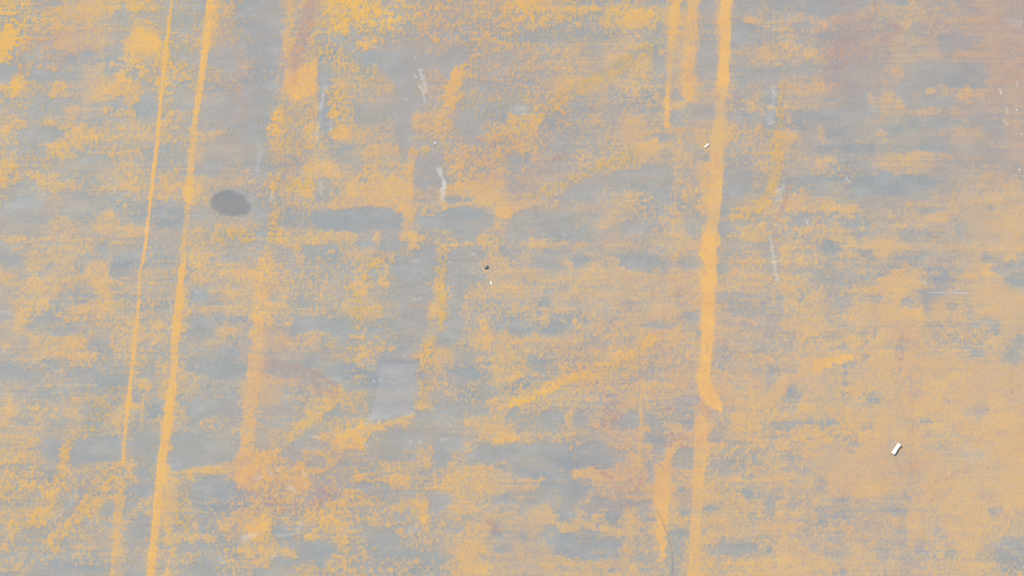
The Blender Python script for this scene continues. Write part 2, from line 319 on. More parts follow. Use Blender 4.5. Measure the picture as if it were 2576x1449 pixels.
blobs('rust', 1, 2, """
30 400 70 200 8/ 20 850 40 350 8/ 1050 50 60 40 9/ 480 50 30 30 6/ 500 120 110 80 2/ 230 60 180 60 6/ 250 230 170 40 7/ 560 250 180 30 6
550 350 170 60 0/ 150 330 40 40 8/ 350 360 30 25 7/ 640 360 30 20 6/ 600 470 70 50 7/ 300 530 200 50 6/ 800 560 60 60 6/ 700 530 35 30 2/ 780 680 70 25 7
640 640 180 40 4/ 250 600 110 60 5/ 870 430 100 160 2/ 1040 240 100 80 8/ 1200 240 100 60 7/ 880 230 60 30 6/ 1000 480 60 30 7/ 1050 490 35 20 9
1030 600 90 40 8/ 1080 690 70 25 9/ 1000 740 30 40 8/ 1200 620 140 60 6/ 1210 440 90 50 2/ 1500 360 200 50 1/ 1600 300 110 80 1/ 1800 220 60 60 9
1880 200 40 120 8/ 1900 410 20 30 8/ 1750 290 40 20 8/ 1750 540 80 60 8/ 1700 660 60 90 9/ 1690 900 60 80 5/ 1700 1010 60 20 8/ 1650 1130 80 90 8/ 1720 1200 70 40 7
1900 660 110 80 6/ 2280 500 90 110 7/ 2240 420 60 60 6/ 2080 540 100 60 6/ 1900 850 50 35 7/ 2090 780 50 25 7/ 2030 970 100 20 6/ 1960 490 90 80 0/ 2120 680 90 80 1
2050 880 160 100 1/ 2180 960 70 40 5/ 2060 100 50 80 1/ 2000 300 70 100 1/ 2140 230 50 90 6/ 600 750 120 60 1/ 840 850 100 100 1/ 700 780 50 40 3
320 1200 150 90 2/ 400 930 60 30 7/ 200 930 70 50 6/ 100 1080 130 90 6/ 820 1030 50 60 9/ 660 1080 200 50 6/ 820 1110 50 40 7/ 960 1120 130 80 6/ 380 1330 110 40 2
700 1200 60 60 8/ 620 1270 100 40 8/ 480 1380 90 40 8/ 800 1230 70 50 1/ 560 990 60 40 6/ 350 830 150 60 3/ 1560 1290 50 40 9/ 1450 1350 110 30 8/ 1200 1400 200 30 7
1850 1300 280 60 1/ 2000 1180 200 60 1/ 2160 1350 60 40 8/ 2370 1150 60 30 8/ 2500 1190 80 30 8/ 2450 1400 120 40 8/ 2250 1240 80 40 1/ 1330 890 130 200 2
1080 1300 80 40 6/ 1400 1010 230 230 1/ 1320 1200 160 80 1/ 2480 600 90 150 7/ 2430 840 90 60 7
""")
blobs('rust', 2, 2, """
340 130 60 70 0/ 90 430 100 50 1/ 440 420 110 70 0/ 600 340 130 50 2/ 340 300 40 80 7/ 460 220 30 25 7/ 640 350 20 15 8/ 1010 270 100 60 3/ 1400 370 150 35 1
1640 440 60 70 8/ 1730 500 60 20 7/ 1800 300 100 60 -20 0/ 1780 400 60 50 3/ 1870 480 50 50 -40 1/ 1600 180 60 160 6/ 1480 200 100 100 6
900 50 200 40 7/ 2250 100 160 60 3/ 2360 360 200 60 1/ 2500 250 60 40 1/ 2280 330 60 60 7/ 2420 350 30 25 7/ 2340 480 130 20 6/ 2330 540 110 50 3
2120 700 110 110 2/ 2500 600 80 60 1/ 250 790 100 110 3/ 140 930 60 60 3/ 1000 620 250 40 7/ 900 670 140 50 7/ 400 560 200 60 6/ 100 760 100 130 6
1000 1100 50 50 2/ 870 1070 50 30 2/ 40 1250 60 60 0/ 420 1310 110 100 0/ 600 1330 60 80 7/ 690 1330 70 70 1/ 1200 1330 110 100 1/ 1100 1390 120 40 1
1430 1350 100 80 0/ 1750 1130 100 40 1/ 1450 840 60 40 2/ 1720 1300 150 60 5/ 1760 1340 90 60 1/ 1650 1400 60 40 7/ 2330 1330 120 110 8/ 2340 1200 180 60 7
2460 880 40 50 2/ 2400 700 80 40 5/ 560 1040 140 40 6/ 1100 950 250 30 5/ 2160 880 120 60 5/ 1560 1010 200 60 6/ 2100 100 60 60 3
""")
blobs('rust', 3, 2, """
120 200 70 110 1/ 250 100 90 80 7/ 450 120 120 80 6/ 720 150 110 80 2/ 600 40 130 40 2/ 1080 110 60 40 2/ 1000 210 130 70 6/ 1300 80 80 70 8/ 1420 160 50 60 1
1480 260 90 60 8/ 1600 150 40 140 2/ 1720 30 170 30 1/ 1720 230 70 60 7/ 1850 200 50 50 2/ 2040 270 50 40 3/ 2250 340 90 40 2/ 2270 390 60 50 0/ 1950 370 250 25 2
2380 150 180 140 7/ 160 500 170 60 2/ 100 400 120 40 2/ 250 380 100 40 6/ 420 420 60 60 7/ 600 400 80 60 5/ 1000 460 100 30 1/ 950 400 60 40 6/ 760 600 60 50 1
600 740 220 55 -12 9/ 440 840 120 40 8/ 900 590 80 60 7/ 1080 540 60 30 8/ 1230 480 80 40 7/ 650 620 80 40 3/ 2530 560 60 110 1/ 2480 660 80 60 0/ 2100 600 110 60 1
2090 660 80 30 0/ 2050 540 150 60 3/ 1180 700 110 60 7/ 120 930 80 50 8/ 120 1050 80 110 25 8/ 30 870 50 80 1/ 260 1070 80 80 1/ 280 1170 50 50 3/ 370 1200 60 60 8
780 900 16 90 1/ 770 1060 40 20 1/ 1290 850 50 40 3/ 980 690 40 50 2/ 560 1340 100 30 0/ 160 1390 110 50 0/ 1000 1180 90 80 3/ 1080 1100 90 50 2/ 1010 1390 40 30 1
1600 1370 90 60 3/ 1650 1390 50 30 7/ 1800 1150 60 30 3/ 2100 1250 110 80 4/ 2330 1200 100 50 7/ 2400 1330 150 100 8/ 1700 1000 250 60 7/ 1560 1200 150 60 7
2000 900 350 150 6/ 60 800 60 80 2/ 2460 430 80 20 7
""")
blobs('rust', 0, 3, """
500 130 110 110 1/ 560 190 60 60 1/ 90 60 100 50 6/ 200 250 220 60 7/ 90 360 60 30 2/ 400 340 60 30 6/ 440 380 70 40 1/ 520 440 60 60 1/ 690 130 50 30 8
640 230 60 60 8/ 620 340 60 50 8/ 480 370 15 15 8/ 360 100 60 20 8/ 900 200 180 120 0/ 950 90 160 60 0/ 1100 150 100 90 0/ 760 240 80 60 2/ 850 50 60 30 8
1000 320 100 30 6/ 1280 350 110 40 8/ 1120 390 60 60 8/ 1340 400 50 60 8/ 1220 420 50 40 0/ 1430 440 80 80 0/ 1420 580 90 80 1/ 1430 150 90 100 2
860 420 110 60 5/ 250 560 200 60 6/ 540 580 60 60 9/ 490 650 40 60 9/ 430 790 60 80 9/ 390 890 90 60 9/ 170 940 90 50 9/ 130 1020 40 50 9/ 40 1160 60 50 8
260 950 40 60 4/ 900 680 90 60 9/ 1000 620 70 80 8/ 880 770 90 60 9/ 760 850 60 60 8/ 650 940 90 70 7/ 680 1030 60 40 8/ 540 1100 50 100 9/ 550 1200 50 40 8
420 1290 25 15 9/ 330 1320 25 15 9/ 380 1340 60 30 1/ 1090 780 60 80 1/ 1070 960 60 70 2/ 1330 1050 120 110 1/ 1400 950 90 100 1/ 900 1220 150 50 6
1460 720 80 60 6/ 1480 830 50 50 6/ 1360 860 50 40 6/ 2150 550 180 100 1/ 2400 60 60 60 3/ 1950 120 220 110 0/ 1850 250 200 60 1/ 2120 390 200 25 8
2400 370 120 30 8/ 1800 490 60 60 8/ 1890 460 60 60 8/ 1830 620 50 40 7/ 1840 740 90 60 8/ 1860 870 90 50 8/ 1850 960 60 40 7/ 1830 1040 120 40 6/ 1960 1050 60 50 7
2490 420 90 80 9/ 2540 330 50 60 9/ 2130 1080 60 40 8/ 2450 850 120 60 -25 8/ 2300 930 80 60 -25 8/ 2530 780 60 80 9/ 2200 700 130 70 3/ 2050 900 80 110 2
1750 1290 60 50 6/ 1880 1310 50 50 6/ 1950 1170 200 40 1/ 2000 1370 250 50 1/ 700 1390 300 50 1/ 200 1280 110 50 4/ 2400 1300 130 50 6/ 2540 1230 40 50 8
700 1130 80 60 2/ 1000 1150 100 60 4/ 1650 1250 60 200 2/ 930 940 110 60 5/ 300 680 200 60 5
""")
blobs('rust', 1, 3, """
50 310 130 90 9/ 180 200 80 60 9/ 120 480 200 130 9/ 60 700 120 120 8/ 450 340 70 50 9/ 450 500 90 110 9/ 60 960 130 140 9/ 60 1200 60 50 9/ 40 1310 50 30 9/ 120 1330 40 20 9
250 750 150 120 7/ 370 60 90 60 8/ 930 80 180 100 9/ 1050 50 60 130 9/ 700 50 110 50 7/ 560 200 90 60 7/ 700 270 60 60 8/ 810 300 40 40 8/ 450 110 110 50 1/ 380 230 70 70 1
620 130 110 40 2/ 620 300 90 60 2/ 900 330 60 40 0/ 1090 330 50 30 1/ 1450 100 230 90 1/ 1250 130 110 60 2/ 1400 230 200 60 2/ 1860 200 90 160 0/ 1990 80 110 70 0
1700 300 50 50 8/ 1760 200 25 60 7/ 1400 330 200 30 7/ 1150 390 250 30 6/ 1080 480 100 40 9/ 1430 490 110 50 9/ 1230 480 90 30 7/ 1090 545 90 28 0/ 1300 540 60 50 1
620 390 100 30 8/ 700 480 90 60 5/ 830 620 130 50 6/ 960 640 60 40 9/ 1040 690 90 80 7/ 880 720 90 50 7/ 1470 740 60 40 7/ 1210 690 80 60 6/ 1340 640 140 60 3
1650 760 60 110 8/ 1700 850 30 120 9/ 1570 800 60 40 8/ 1900 550 160 60 8/ 1980 480 80 50 9/ 2150 500 200 110 7/ 2200 400 150 60 8/ 2400 250 200 80 0/ 2300 190 100 50 0
1910 710 100 70 0/ 2130 170 40 100 6/ 2520 60 110 50 9/ 2070 740 130 110 7/ 2150 800 60 110 6/ 2380 700 60 60 3/ 2000 950 150 80 3/ 2190 1000 90 80 7/ 2120 1200 120 110 8
2200 1350 140 80 8/ 1960 1150 80 40 6/ 2480 1020 110 60 3/ 2480 1150 120 60 3/ 2450 900 110 60 6/ 1650 1080 120 60 6/ 1800 950 60 40 2/ 1310 1080 160 90 0/ 1100 870 60 30 6
1200 900 100 40 6/ 1450 870 70 30 1/ 1350 930 50 30 8/ 590 1160 160 60 0/ 600 1270 160 80 1/ 560 1070 70 40 9/ 870 1080 60 60 8/ 840 1000 100 60 6/ 780 870 180 60 8
310 1060 100 60 2/ 250 960 80 40 2/ 340 1240 80 30 8/ 300 1190 40 20 8/ 150 1420 150 60 0/ 230 1320 90 50 1/ 1080 1200 100 40 2/ 800 1250 70 30 8/ 950 1280 60 20 7/ 1080 1230 60 20 8
1400 1230 200 60 2/ 1730 1280 110 110 3/ 1620 1300 50 30 6/ 1850 1370 60 60 2/ 780 1350 60 60 7/ 480 1400 60 40 7/ 560 1370 60 50 6/ 950 1400 120 50 5/ 2560 200 60 70 0/ 1560 1000 60 40 2
2540 660 50 40 1
""")
blobs('rust', 2, 3, """
240 200 250 80 1/ 120 290 200 100 1/ 350 310 110 130 1/ 800 170 230 70 1/ 800 270 300 60 1/ 660 340 90 60 1/ 150 110 80 30 8/ 460 40 50 30 7/ 480 110 60 20 7/ 670 260 25 15 7
1120 130 80 40 7/ 1250 140 60 60 6/ 1400 160 50 40 7/ 1050 70 60 50 6/ 1410 40 90 70 1/ 1480 150 60 80 0/ 1270 350 80 100 8/ 1400 400 50 110 0/ 1720 250 110 90 0
900 480 250 90 7/ 720 430 110 50 8/ 1050 580 130 60 6/ 160 510 80 50 8/ 70 500 70 60 6/ 310 490 60 30 6/ 300 610 90 90 1/ 640 560 200 70 1/ 640 640 130 90 1
115 675 25 22 8/ 685 710 22 18 8/ 765 700 22 18 9/ 920 700 130 40 1/ 120 790 60 90 1/ 760 790 110 70 1/ 1240 720 160 40 1/ 700 820 60 70 6/ 880 850 60 60 7
290 850 150 110 7/ 80 930 90 90 6/ 560 830 80 70 1/ 740 960 330 50 7/ 1000 980 120 50 7/ 1200 850 80 90 8/ 1180 1000 100 90 7/ 1170 1180 30 110 7/ 1020 850 90 90 1
1300 850 40 60 2/ 1300 990 40 40 1/ 1160 1280 50 40 8/ 640 1120 180 90 0/ 900 1130 220 60 0/ 800 1230 280 60 0/ 420 1110 80 40 1/ 900 1210 90 20 6/ 1340 1270 160 50 1
690 1100 30 30 6/ 250 1090 120 60 5/ 60 1070 100 60 4/ 480 1290 80 30 8/ 850 1350 250 30 7/ 1000 1400 40 25 1/ 1250 1400 130 40 6/ 600 1400 170 40 7/ 1670 1170 90 130 2
1680 1040 80 80 1/ 1740 770 70 60 2/ 1420 890 40 20 1/ 1730 620 70 60 3/ 1330 1140 110 90 4/ 2050 50 60 50 1/ 2250 95 130 20 1/ 2420 250 110 50 2/ 2150 380 180 40 2
1990 400 40 60 1/ 2440 450 90 35 1/ 2380 630 70 60 1/ 2020 760 80 30 1/ 2440 850 40 40 2/ 1950 990 30 30 1/ 2200 1190 280 60 1/ 2240 1280 80 50 1/ 2130 1090 30 30 1
2330 1180 160 50 1/ 2060 300 80 60 1/ 2350 350 60 50 2/ 2100 870 100 60 6/ 2200 1340 180 50 6/ 2150 250 60 60 2/ 2500 200 60 60 3/ 2320 760 40 30 1
""")
blobs('rust', 3, 3, """
90 40 110 30 1/ 260 110 40 30 2/ 120 120 110 50 7/ 240 260 80 60 2/ 210 380 90 18 1/ 400 410 80 60 2/ 550 540 50 70 2/ 270 495 60 25 2/ 870 130 60 30 2/ 860 210 40 20 1
740 690 50 40 1/ 560 770 60 40 2/ 1000 710 90 30 2/ 1300 720 100 50 2/ 1300 800 110 40 2/ 780 880 70 50 1/ 950 930 90 60 2/ 570 930 40 40 1/ 1240 950 60 70 2
1330 1000 110 40 1/ 720 1030 60 40 1/ 1100 1000 200 60 4/ 620 1090 50 30 15 1/ 740 1170 80 60 2/ 1170 1240 80 70 0/ 1400 1240 120 30 2/ 1550 1240 160 40 1/ 1860 1250 60 40 1
1400 1310 130 40 2/ 1700 1010 40 70 1/ 1720 1050 60 30 1/ 2280 800 60 70 2/ 2480 1100 120 40 1/ 2440 1300 160 120 1/ 2530 1200 80 90 2/ 2150 1300 60 60 4/ 750 1400 30 60 1
480 1160 40 30 1/ 580 1210 60 40 1/ 10 1210 40 60 1/ 20 780 50 80 1/ 1290 110 80 70 4/ 2050 230 120 60 3/ 1600 1380 250 60 4/ 1700 560 130 80 7/ 2450 400 110 180 7
1450 1000 40 200 6/ 1900 700 250 120 6/ 250 1350 200 60 7/ 1280 890 60 40 7/ 1040 600 180 60 7/ 190 750 80 30 3/ 1000 800 70 40 3/ 1380 650 60 60 3/ 1850 180 130 40 4
""")
# clean-edged bare areas and patches
tpoly('rust', 1, 1, "690 660 760 690 860 680 950 640 1060 640 1160 650 1260 635 1340 655 1420 690 1470 700 1480 800 1440 880 1300 860 1150 880 1000 900 900 870 700 880 600 860 600 760 560 700", .1)
tpoly('rust', 1, 1, "1880 700 1960 650 2060 635 2160 655 2260 670 2400 720 2380 830 2280 870 2220 930 2120 960 2020 930 1900 860 1650 830 1620 740 1800 730", .1)
tpoly('rust', 1, 1, "150 370 300 360 570 380 580 460 500 500 300 480 150 465", .95, .9)
tpoly('rust', 1, 1, "180 930 500 900 830 895 1025 905 1030 990 850 1000 700 1010 450 1020 300 1030", .72, .9)
tpoly('rust', 1, 2, "380 300 730 305 900 330 900 420 700 430 620 400 480 440 360 490", .05)
tpoly('rust', 1, 2, "1230 720 1640 720 1600 960 1560 1220 1500 1290 1400 1330 1150 1310 1180 1180 1220 950", .08)
tpoly('rust', 1, 0, "1070 560 1200 500 1330 455 1500 460 1600 520 1750 560 1900 560 2000 500 2130 490 2100 620 2000 680 1960 800 1900 780 1820 700 1560 680 1500 800 1480 1000 1420 860 1200 640 1100 650", .05)
tpoly('rust', 1, 0, "1560 1150 1960 1150 1985 1250 1920 1400 1840 1340 1760 1290 1570 1280", .78, .8, 6)
tpoly('rust', 2, 3, "0 160 80 130 300 120 560 110 590 200 600 350 400 380 330 440 200 480 100 400 0 370", .1, .9)
tpoly('rust', 2, 1, "700 360 860 330 1020 300 1250 250 1500 220 1640 230 1600 540 1500 580 1350 450 1200 460 900 420 750 600 620 560 600 420", .14, .85)
tpoly('rust', 3, 0, "1420 670 1550 700 1750 660 1900 690 2050 690 2180 760 2200 900 2100 900 2000 850 1880 900 1750 850 1600 880 1500 850 1330 880 1320 950 1400 1080 1500 1100 1600 1060 1700 1000 1600 1000 1430 1060 1340 980", .08)
tpoly('rust', 0, 3, "760 150 1200 30 1230 280 1150 300 900 290 740 330 700 250", .1)
tpoly('rust', 0, 3, "1750 0 2420 0 2420 160 2300 310 1900 360 1730 400 1740 200", .12, .85)

line('rust', [(1040,170,34,.6),(1018,240,30,.9),(1016,330,28,.9),(1018,400,22,.7)], .06, soft=4)
line('rust', [(1075,640,50,.6),(1050,760,60,.7),(1030,860,64,.6)], .12, soft=10)
line('rust', [(680,-20,60,.9),(672,120,60,.8),(655,280,54,.7),(630,400,50,.6)], .16, soft=14)
line('mauve', [(1030,200,34,.6),(1016,400,30,.6)], .5, soft=8); line('mauve', [(1075,640,60,.5),(1010,990,80,.6)], .45, soft=12)
poly('pale', [T(1,2,x,y) for x, y in ((1240,760),(1620,760),(1590,970),(1550,1250),(1400,1300),(1170,1310),(1200,1120),(1235,950))], .22, 1, 2.5); poly('mauve', [T(1,2,x,y) for x, y in ((1240,760),(1620,760),(1590,970),(1550,1250),(1400,1300),(1170,1310),(1200,1120),(1235,950))], .42, 1, 3)
# --- long streaks running down the plate
line('rust', [(434,-30,7),(434,0,7),(425,75,8),(415,170,9),(407,240,9),(398,350,9),(388,430,10),(380,500,9),(372,575,9),(362,655,8),(352,680,6,.6),(350,760,8,.7),(343,830,9,.8),(336,900,9,.7),(328,970,8,1),(326,985,13,1),(322,1040,9,1),(316,1090,8,1),(313,1130,7,1),(310,1162,8,1)], .95, soft=2.2, clean=True)
line('rust', [(303,1165,12,.8),(301,1240,20,.7),(297,1280,18,.8),(294,1330,15,.95),(292,1370,12,.95),(286,1410,11,.9),(283,1449,11,.9),(276,1530,11,.8)], .88, soft=2.5, clean=True)
line('rust', [(533,-40,20),(531,0,20),(525,85,19),(517,125,17),(511,170,17),(502,240,15,.9),(493,290,14,.8),(488,350,16,.75),(484,380,15,.6),(480,440,17,.8),(476,490,20,1),(472,530,14,.55),(467,580,14,.6),(462,630,14,.65),(460,670,17,.95),(455,724,18,1),(453,770,20,1),(446,800,20,1),(442,850,18,1),(440,890,18,.7),(438,930,18,.65),(434,975,21,.95),(427,1030,21,1),(422,1080,22,1),(416,1110,21,1),(408,1160,21,1),(402,1220,20,1),(397,1270,21,1),(392,1330,22,1),(386,1380,19,1),(379,1449,22,1),(368,1560,22,1)], .93, soft=2.4, clean=True)
line('rust', [(800,-30,60,.7),(790,60,64,.7),(770,140,70,.7),(755,220,60,.7),(742,300,50,.75),(728,380,50,.7),(716,450,50,.6)], .66, soft=8)
line('mauve', [(790,-20,36,.7),(772,60,34,.8),(752,130,26,.7),(738,200,18,.5)], .9, soft=8)
line('thick', [(790,-20,60),(742,300,60),(716,450,60)], .25, a=.7, soft=10)
line('rust', [(690,505,14,.9),(686,560,20,.8),(684,600,18,.7),(672,660,30,.55),(664,700,36,.9),(660,760,30,.85),(656,820,26,.85),(647,880,28,.9),(640,940,32,.95),(632,1000,30,.8),(628,1060,26,.75),(622,1120,26,.65),(618,1165,26,.9),(610,1210,30,1)], .8, soft=4)
line('rust', [(1705,-40,14),(1704,0,14),(1699,60,15),(1692,90,14,.9),(1688,120,14,.6),(1684,160,14,.45),(1683,200,11,.6),(1680,235,12,.95),(1678,280,11,1),(1678,305,12,1),(1680,316,15,1)], .93, soft=2, clean=True)
line('rust', [(1746,-40,24,.8),(1746,30,22,.7),(1740,80,40,.85),(1742,110,38,.6),(1736,150,30,.6),(1729,190,18,.7),(1729,235,22,.95)], .86, soft=3)
MAIN = [(1834,-40,27),(1832,0,27),(1825,30,30),(1822,50,34),(1828,80,26),(1825,120,26),(1823,160,28),(1820,205,35),(1818,232,30,.8),(1813,255,26,.45),(1813,300,28,.65),(1806,345,36,.9),(1806,400,35,.9),(1804,460,36,.9),(1799,520,33,.9),(1795,565,28,.75),(1791,590,32),(1785,605,44),(1782,640,44),(1789,662,31),(1786,724,33),(1781,800,34),(1780,850,33),(1777,890,30),(1772,930,27),(1770,960,34),(1778,985,36),(1793,1003,32),(1806,1020,24),(1814,1035,14)]
line('rust', [(q[0], q[1], q[2]-4)+tuple(q[3:]) for q in MAIN], .92, soft=2.0, clean=True)
line('rust', [(1760,1045,26,.7),(1765,1086,28,1),(1762,1120,29,1),(1759,1160,28,.9),(1758,1200,30,.95),(1757,1250,28,.9),(1752,1290,28,.7),(1751,1320,27,.9),(1748,1380,28,.95),(1746,1449,28,.9),(1740,1560,28,.9)], .82, soft=2.6, clean=True)
line('rust', [(1712,1108,14,.8),(1692,1128,14,1),(1678,1160,22,1),(1668,1190,38,1),(1667,1230,36,.95),(1666,1265,36,1),(1668,1300,26,1),(1662,1325,18,1),(1665,1360,22,1),(1668,1385,16,1),(1665,1410,10,.5)], .92, soft=3)
line('rust', [(1612,985,8,.5),(1615,1040,9,.9),(1613,1090,9,.9),(1611,1130,9,.8),(1606,1160,10,.7)], .85, soft=2, clean=True)
line('rust', [(1437,1035,5,.5),(1437,1100,4,.7),(1435,1140,4,.6)], .8, soft=1.5, clean=True)
line('rust', [(1700,430,10,.7),(1699,490,10,.4),(1700,560,16,.5),(1697,650,20,.6),(1697,700,20,.4),(1699,800,26,.4)], .7, soft=4)
line('rust', [(1127,600,7,.5),(1120,640,7,.6),(1113,700,8,.9),(1110,780,12,.8),(1112,830,8,.9)], .9, soft=3)
line('rust', [(1290,1016,12),(1325,1009,14),(1375,989,15),(1413,959,16),(1450,947,18),(1500,947,20),(1550,922,22),(1600,889,24),(1640,855,26)], .95, a=.72, soft=5, clean=True)
line('rust', [(1640,115,14),(1610,128,22),(1570,150,18),(1540,185,22),(1490,207,30),(1440,222,34),(1405,245,34),(1375,275,30),(1340,302,34),(1300,340,40),(1262,385,44),(1246,440,40)], .82, a=.75, soft=8)
line('rust', [(1640,362,20),(1590,392,36),(1530,418,26),(1490,430,16),(1430,462,16),(1380,480,18),(1335,495,16),(1296,517,26)], .86, a=.75, soft=6)
line('rust', [(1165,165,14),(1150,190,26),(1134,235,30),(1124,262,16)], .9, soft=4)
line('rust', [(1036,395,14),(1030,450,18),(1028,500,24),(1030,545,22)], .9, a=.9, soft=4)
line('rust', [(1020,1050,14),(990,1064,14),(950,1075,12),(920,1090,16),(890,1112,26),(850,1130,16)], .9, a=.85, soft=5)
line('rust', [(856,985,18),(835,1018,20),(800,1045,20),(770,1062,20),(750,1078,16)], .88, a=.75, soft=6)
line('rust', [(172,1115,14),(160,1170,24),(135,1230,22),(118,1275,24),(95,1310,22),(40,1322,28),(26,1350,14)], .9, a=.85, soft=5)
line('rust', [(290,1185,16),(262,1235,26),(232,1265,38),(195,1300,26),(160,1330,24),(138,1380,20)], .9, a=.85, soft=5)
line('rust', [(20,995,20,.8),(35,1035,24,.9),(10,1060,20,.9)], .8, soft=5)
line('rust', [(1232,590,12,.9),(1246,620,18,.9),(1240,680,40,.6)], .75, soft=5)
line('rust', [(2055,920,18),(2110,905,14),(2130,900,8)], .95, a=.8, soft=4)
line('rust', [(2020,940,14),(2040,930,18)], .9, a=.8, soft=4)
line('rust', [(1870,1060,20),(1900,1010,30),(1950,985,16),(1980,965,10)], .82, a=.7, soft=5)

ell('rust', 690, 1215, 62, 42, 10, .88, .9, .5); ell('rust', 700, 1260, 70, 36, 0, .74, .8, .6); ell('rust', 640, 1200, 34, 26, 0, .98, 1, .4)
ell('rust', 672, 1390, 20, 40, 10, .8, .8, .6); ell('rust', 600, 1300, 50, 24, -25, .85, .85, .5)
line('rust', [(1968,215,10,.6),(1962,330,26,.8),(1954,430,24,.95),(1944,480,26,.95),(1905,525,24,.9),(1850,545,18,.8)], .9, soft=5)
line('rust', [(1112,690,14,.9),(1108,760,24,.8),(1112,800,14,.9)], .92, soft=4)
line('rust', [(465,1186,10),(600,1182,12)], .88, a=.9, soft=4); line('rust', [(458,1195,24,.9),(462,1300,34,.7)], .72, soft=8)
poly('rust', [T(1,2,x,y) for x, y in ((2260,370),(2370,400),(2370,600),(2290,640),(2210,600),(2190,480))], .84, .85, 5)
line('thick', [(1215,830,24),(1222,880,30)], .8, soft=6)
poly('rust', [(730,182),(758,172),(778,165),(792,150),(800,165),(797,200),(792,235),(765,255),(728,245),(718,220)], .95, .9, 4)
poly('rust', [(690,290),(712,282),(720,300),(716,345),(690,345),(672,330)], .9, .85, 5)
poly('rust', [(835,30),(900,10),(955,15),(960,60),(900,66),(838,64)], .85, .7, 6)
line('rust', [(790,250,26,.8),(782,310,34,.8),(772,350,30,.5)], .78, soft=5)
# thickness of the rust: heavy and orange in the streaks, a thin tan film elsewhere
S2 = [(533,-40,24),(502,240,22,.8),(476,490,22,.8),(460,600,18,.5),(455,724,24),(440,890,24,.8),(434,975,24),(408,1160,24),(379,1449,24),(368,1560,24)]
for pts in (S2, [(434,-30,10),(405,250,12),(380,500,12),(362,655,12),(343,830,10),(322,1040,12),(310,1162,12)],
            [(1704,-40,18),(1699,60,18),(1684,160,14,.5),(1678,316,18)], [(1746,-40,28,.6),(1740,80,40,.7),(1729,235,30)],
            [(1765,1060,32),(1758,1200,32,.8),(1751,1320,30,.6),(1746,1449,30,.7)],
            [(1678,1160,26),(1667,1230,40),(1666,1300,30),(1665,1400,24)], [(664,640,36,.7),(640,940,34,.6),(612,1200,34,.9)],
            [(1290,1016,22),(1450,947,26),(1640,855,30)], [(2055,920,24),(2130,900,20)], [(1150,190,30),(1124,262,24)]):
    line('thick', pts, 1.0, a=.9, soft=5)
ell('thick', 758, 210, 46, 46, 0, .9, .8, .4)
F['thick'] = F['thick'] + .35*sstep(.8, 1.0, F['rust'])
# hue: streaks are orange, the diagonal bands yellow
line('thick', MAIN, 1.0, soft=4); line('thick', [(1818,235,34,.6),(1813,270,34),(1806,380,40,.8),(1804,460,40,.5),(1795,570,36,.9),(1790,590,36,.3)], .45, soft=6); line('hue', MAIN, .36, soft=4); line('mauve', MAIN, .0, soft=3)
line('hue', [(533,-40,24),(502,240,22),(476,490,20),(455,724,24),(434,975,24),(408,1160,24),(379,1449,24),(368,1560,22)], .48, soft=5)
line('mauve', [(533,-40,24),(502,240,22),(476,490,20),(455,724,24),(434,975,24),(408,1160,24),(379,1449,24),(368,1560,22)], 0, soft=5)
for pts in ([(1290,1016,18),(1375,989,18),(1450,947,22),(1550,922,24),(1640,855,26)],
            [(172,1115,20),(135,1230,30),(95,1310,24),(40,1322,30)], [(290,1185,20),(232,1265,40),(138,1380,26)],
            [(1115,620,16),(1112,840,22)], [(880,720,16),(905,760,20),(893,860,24),(885,900,24)], [(205,1120,40),(270,1000,60)],
            [(1968,215,16),(1954,430,34),(1905,525,34),(1850,545,26)], [(1085,860,30),(1075,920,26),(1060,1000,30)], [(460,1200,30),(460,1320,40)], [(950,650,40),(930,700,30)],
            [(1640,120,30),(1490,207,40),(1375,275,40),(1262,385,60)], [(1590,392,40),(1490,430,20),(1335,495,20)],
            [(700,465,30),(780,465,30)], [(850,240,40),(845,330,30)], [(560,595,40),(620,600,40)], [(690,520,24),(688,620,20)]):
    line('hue', pts, .9, a=.7, soft=8)

# --- dusty pink drag marks, tread marks of shoes, and other dark marks
def D(i, j, txt, w=5, val=.75, a=.8, soft=2.2, f='mauve'):
    for one in txt.strip().split('/'):
        tline(f, i, j, one, w, val, a, soft)
D(0,0,"1000 300 700 360 430 400 300 450", 13, .75, .55, 8)
D(0,0,"330 370 280 470 230 600 200 740", 20, .7, .6, 8)
D(1,0,"540 20 520 200 450 300 400 480 370 620", 24, .8, .6, 10)
D(1,0,"560 1100 500 1240 470 1420", 10, .6, .5, 5)
D(1,1,"420 20 380 180 330 340", 36, .7, .5, 12)
D(1,2,"180 740 400 780 620 870 820 990", 10, 1.0, .85, 5)
D(1,2,"560 900 600 980 780 1060", 22, .85, .7, 8)
D(1,2,"120 740 260 800 450 880", 24, .8, .6, 10)
D(1,2,"520 1040 500 1140 450 1290", 5, .9, .6, 3)
D(2,3,"1200 480 1100 560/1310 440 1290 520 1250 590/1220 530 1180 590/1050 560 1090 590/900 410 1000 460/800 320 860 370/1180 610 1200 640", 6, 1.0, .8, 3)
D(2,3,"1060 720 1240 730 1400 740", 16, .8, .6, 5)
D(3,0,"1100 20 1080 130 980 280 720 470 640 560", 22, .8, .45, 12)
D(3,0,"1200 380 1300 340 1280 290/1130 400 1260 450 1380 440/1180 260 1280 250 1340 300/690 440 720 540/590 700 660 690 800 640", 9, .9, .6, 5)
D(3,1,"200 400 180 560 130 680 70 770", 14, 1.0, .7, 4)
D(3,1,"1100 470 1200 600 1280 680/820 160 760 300/640 560 760 470 900 360", 6, .8, .5, 4)
D(2,1,"420 160 520 110 520 60/350 190 400 230/430 170 450 130/340 250 420 300/230 650 250 720", 9, 1.0, .75, 5)
D(2,1,"1230 1010 1280 1020/1600 540 1640 560/2400 160 2300 190", 8, .8, .5, 4)
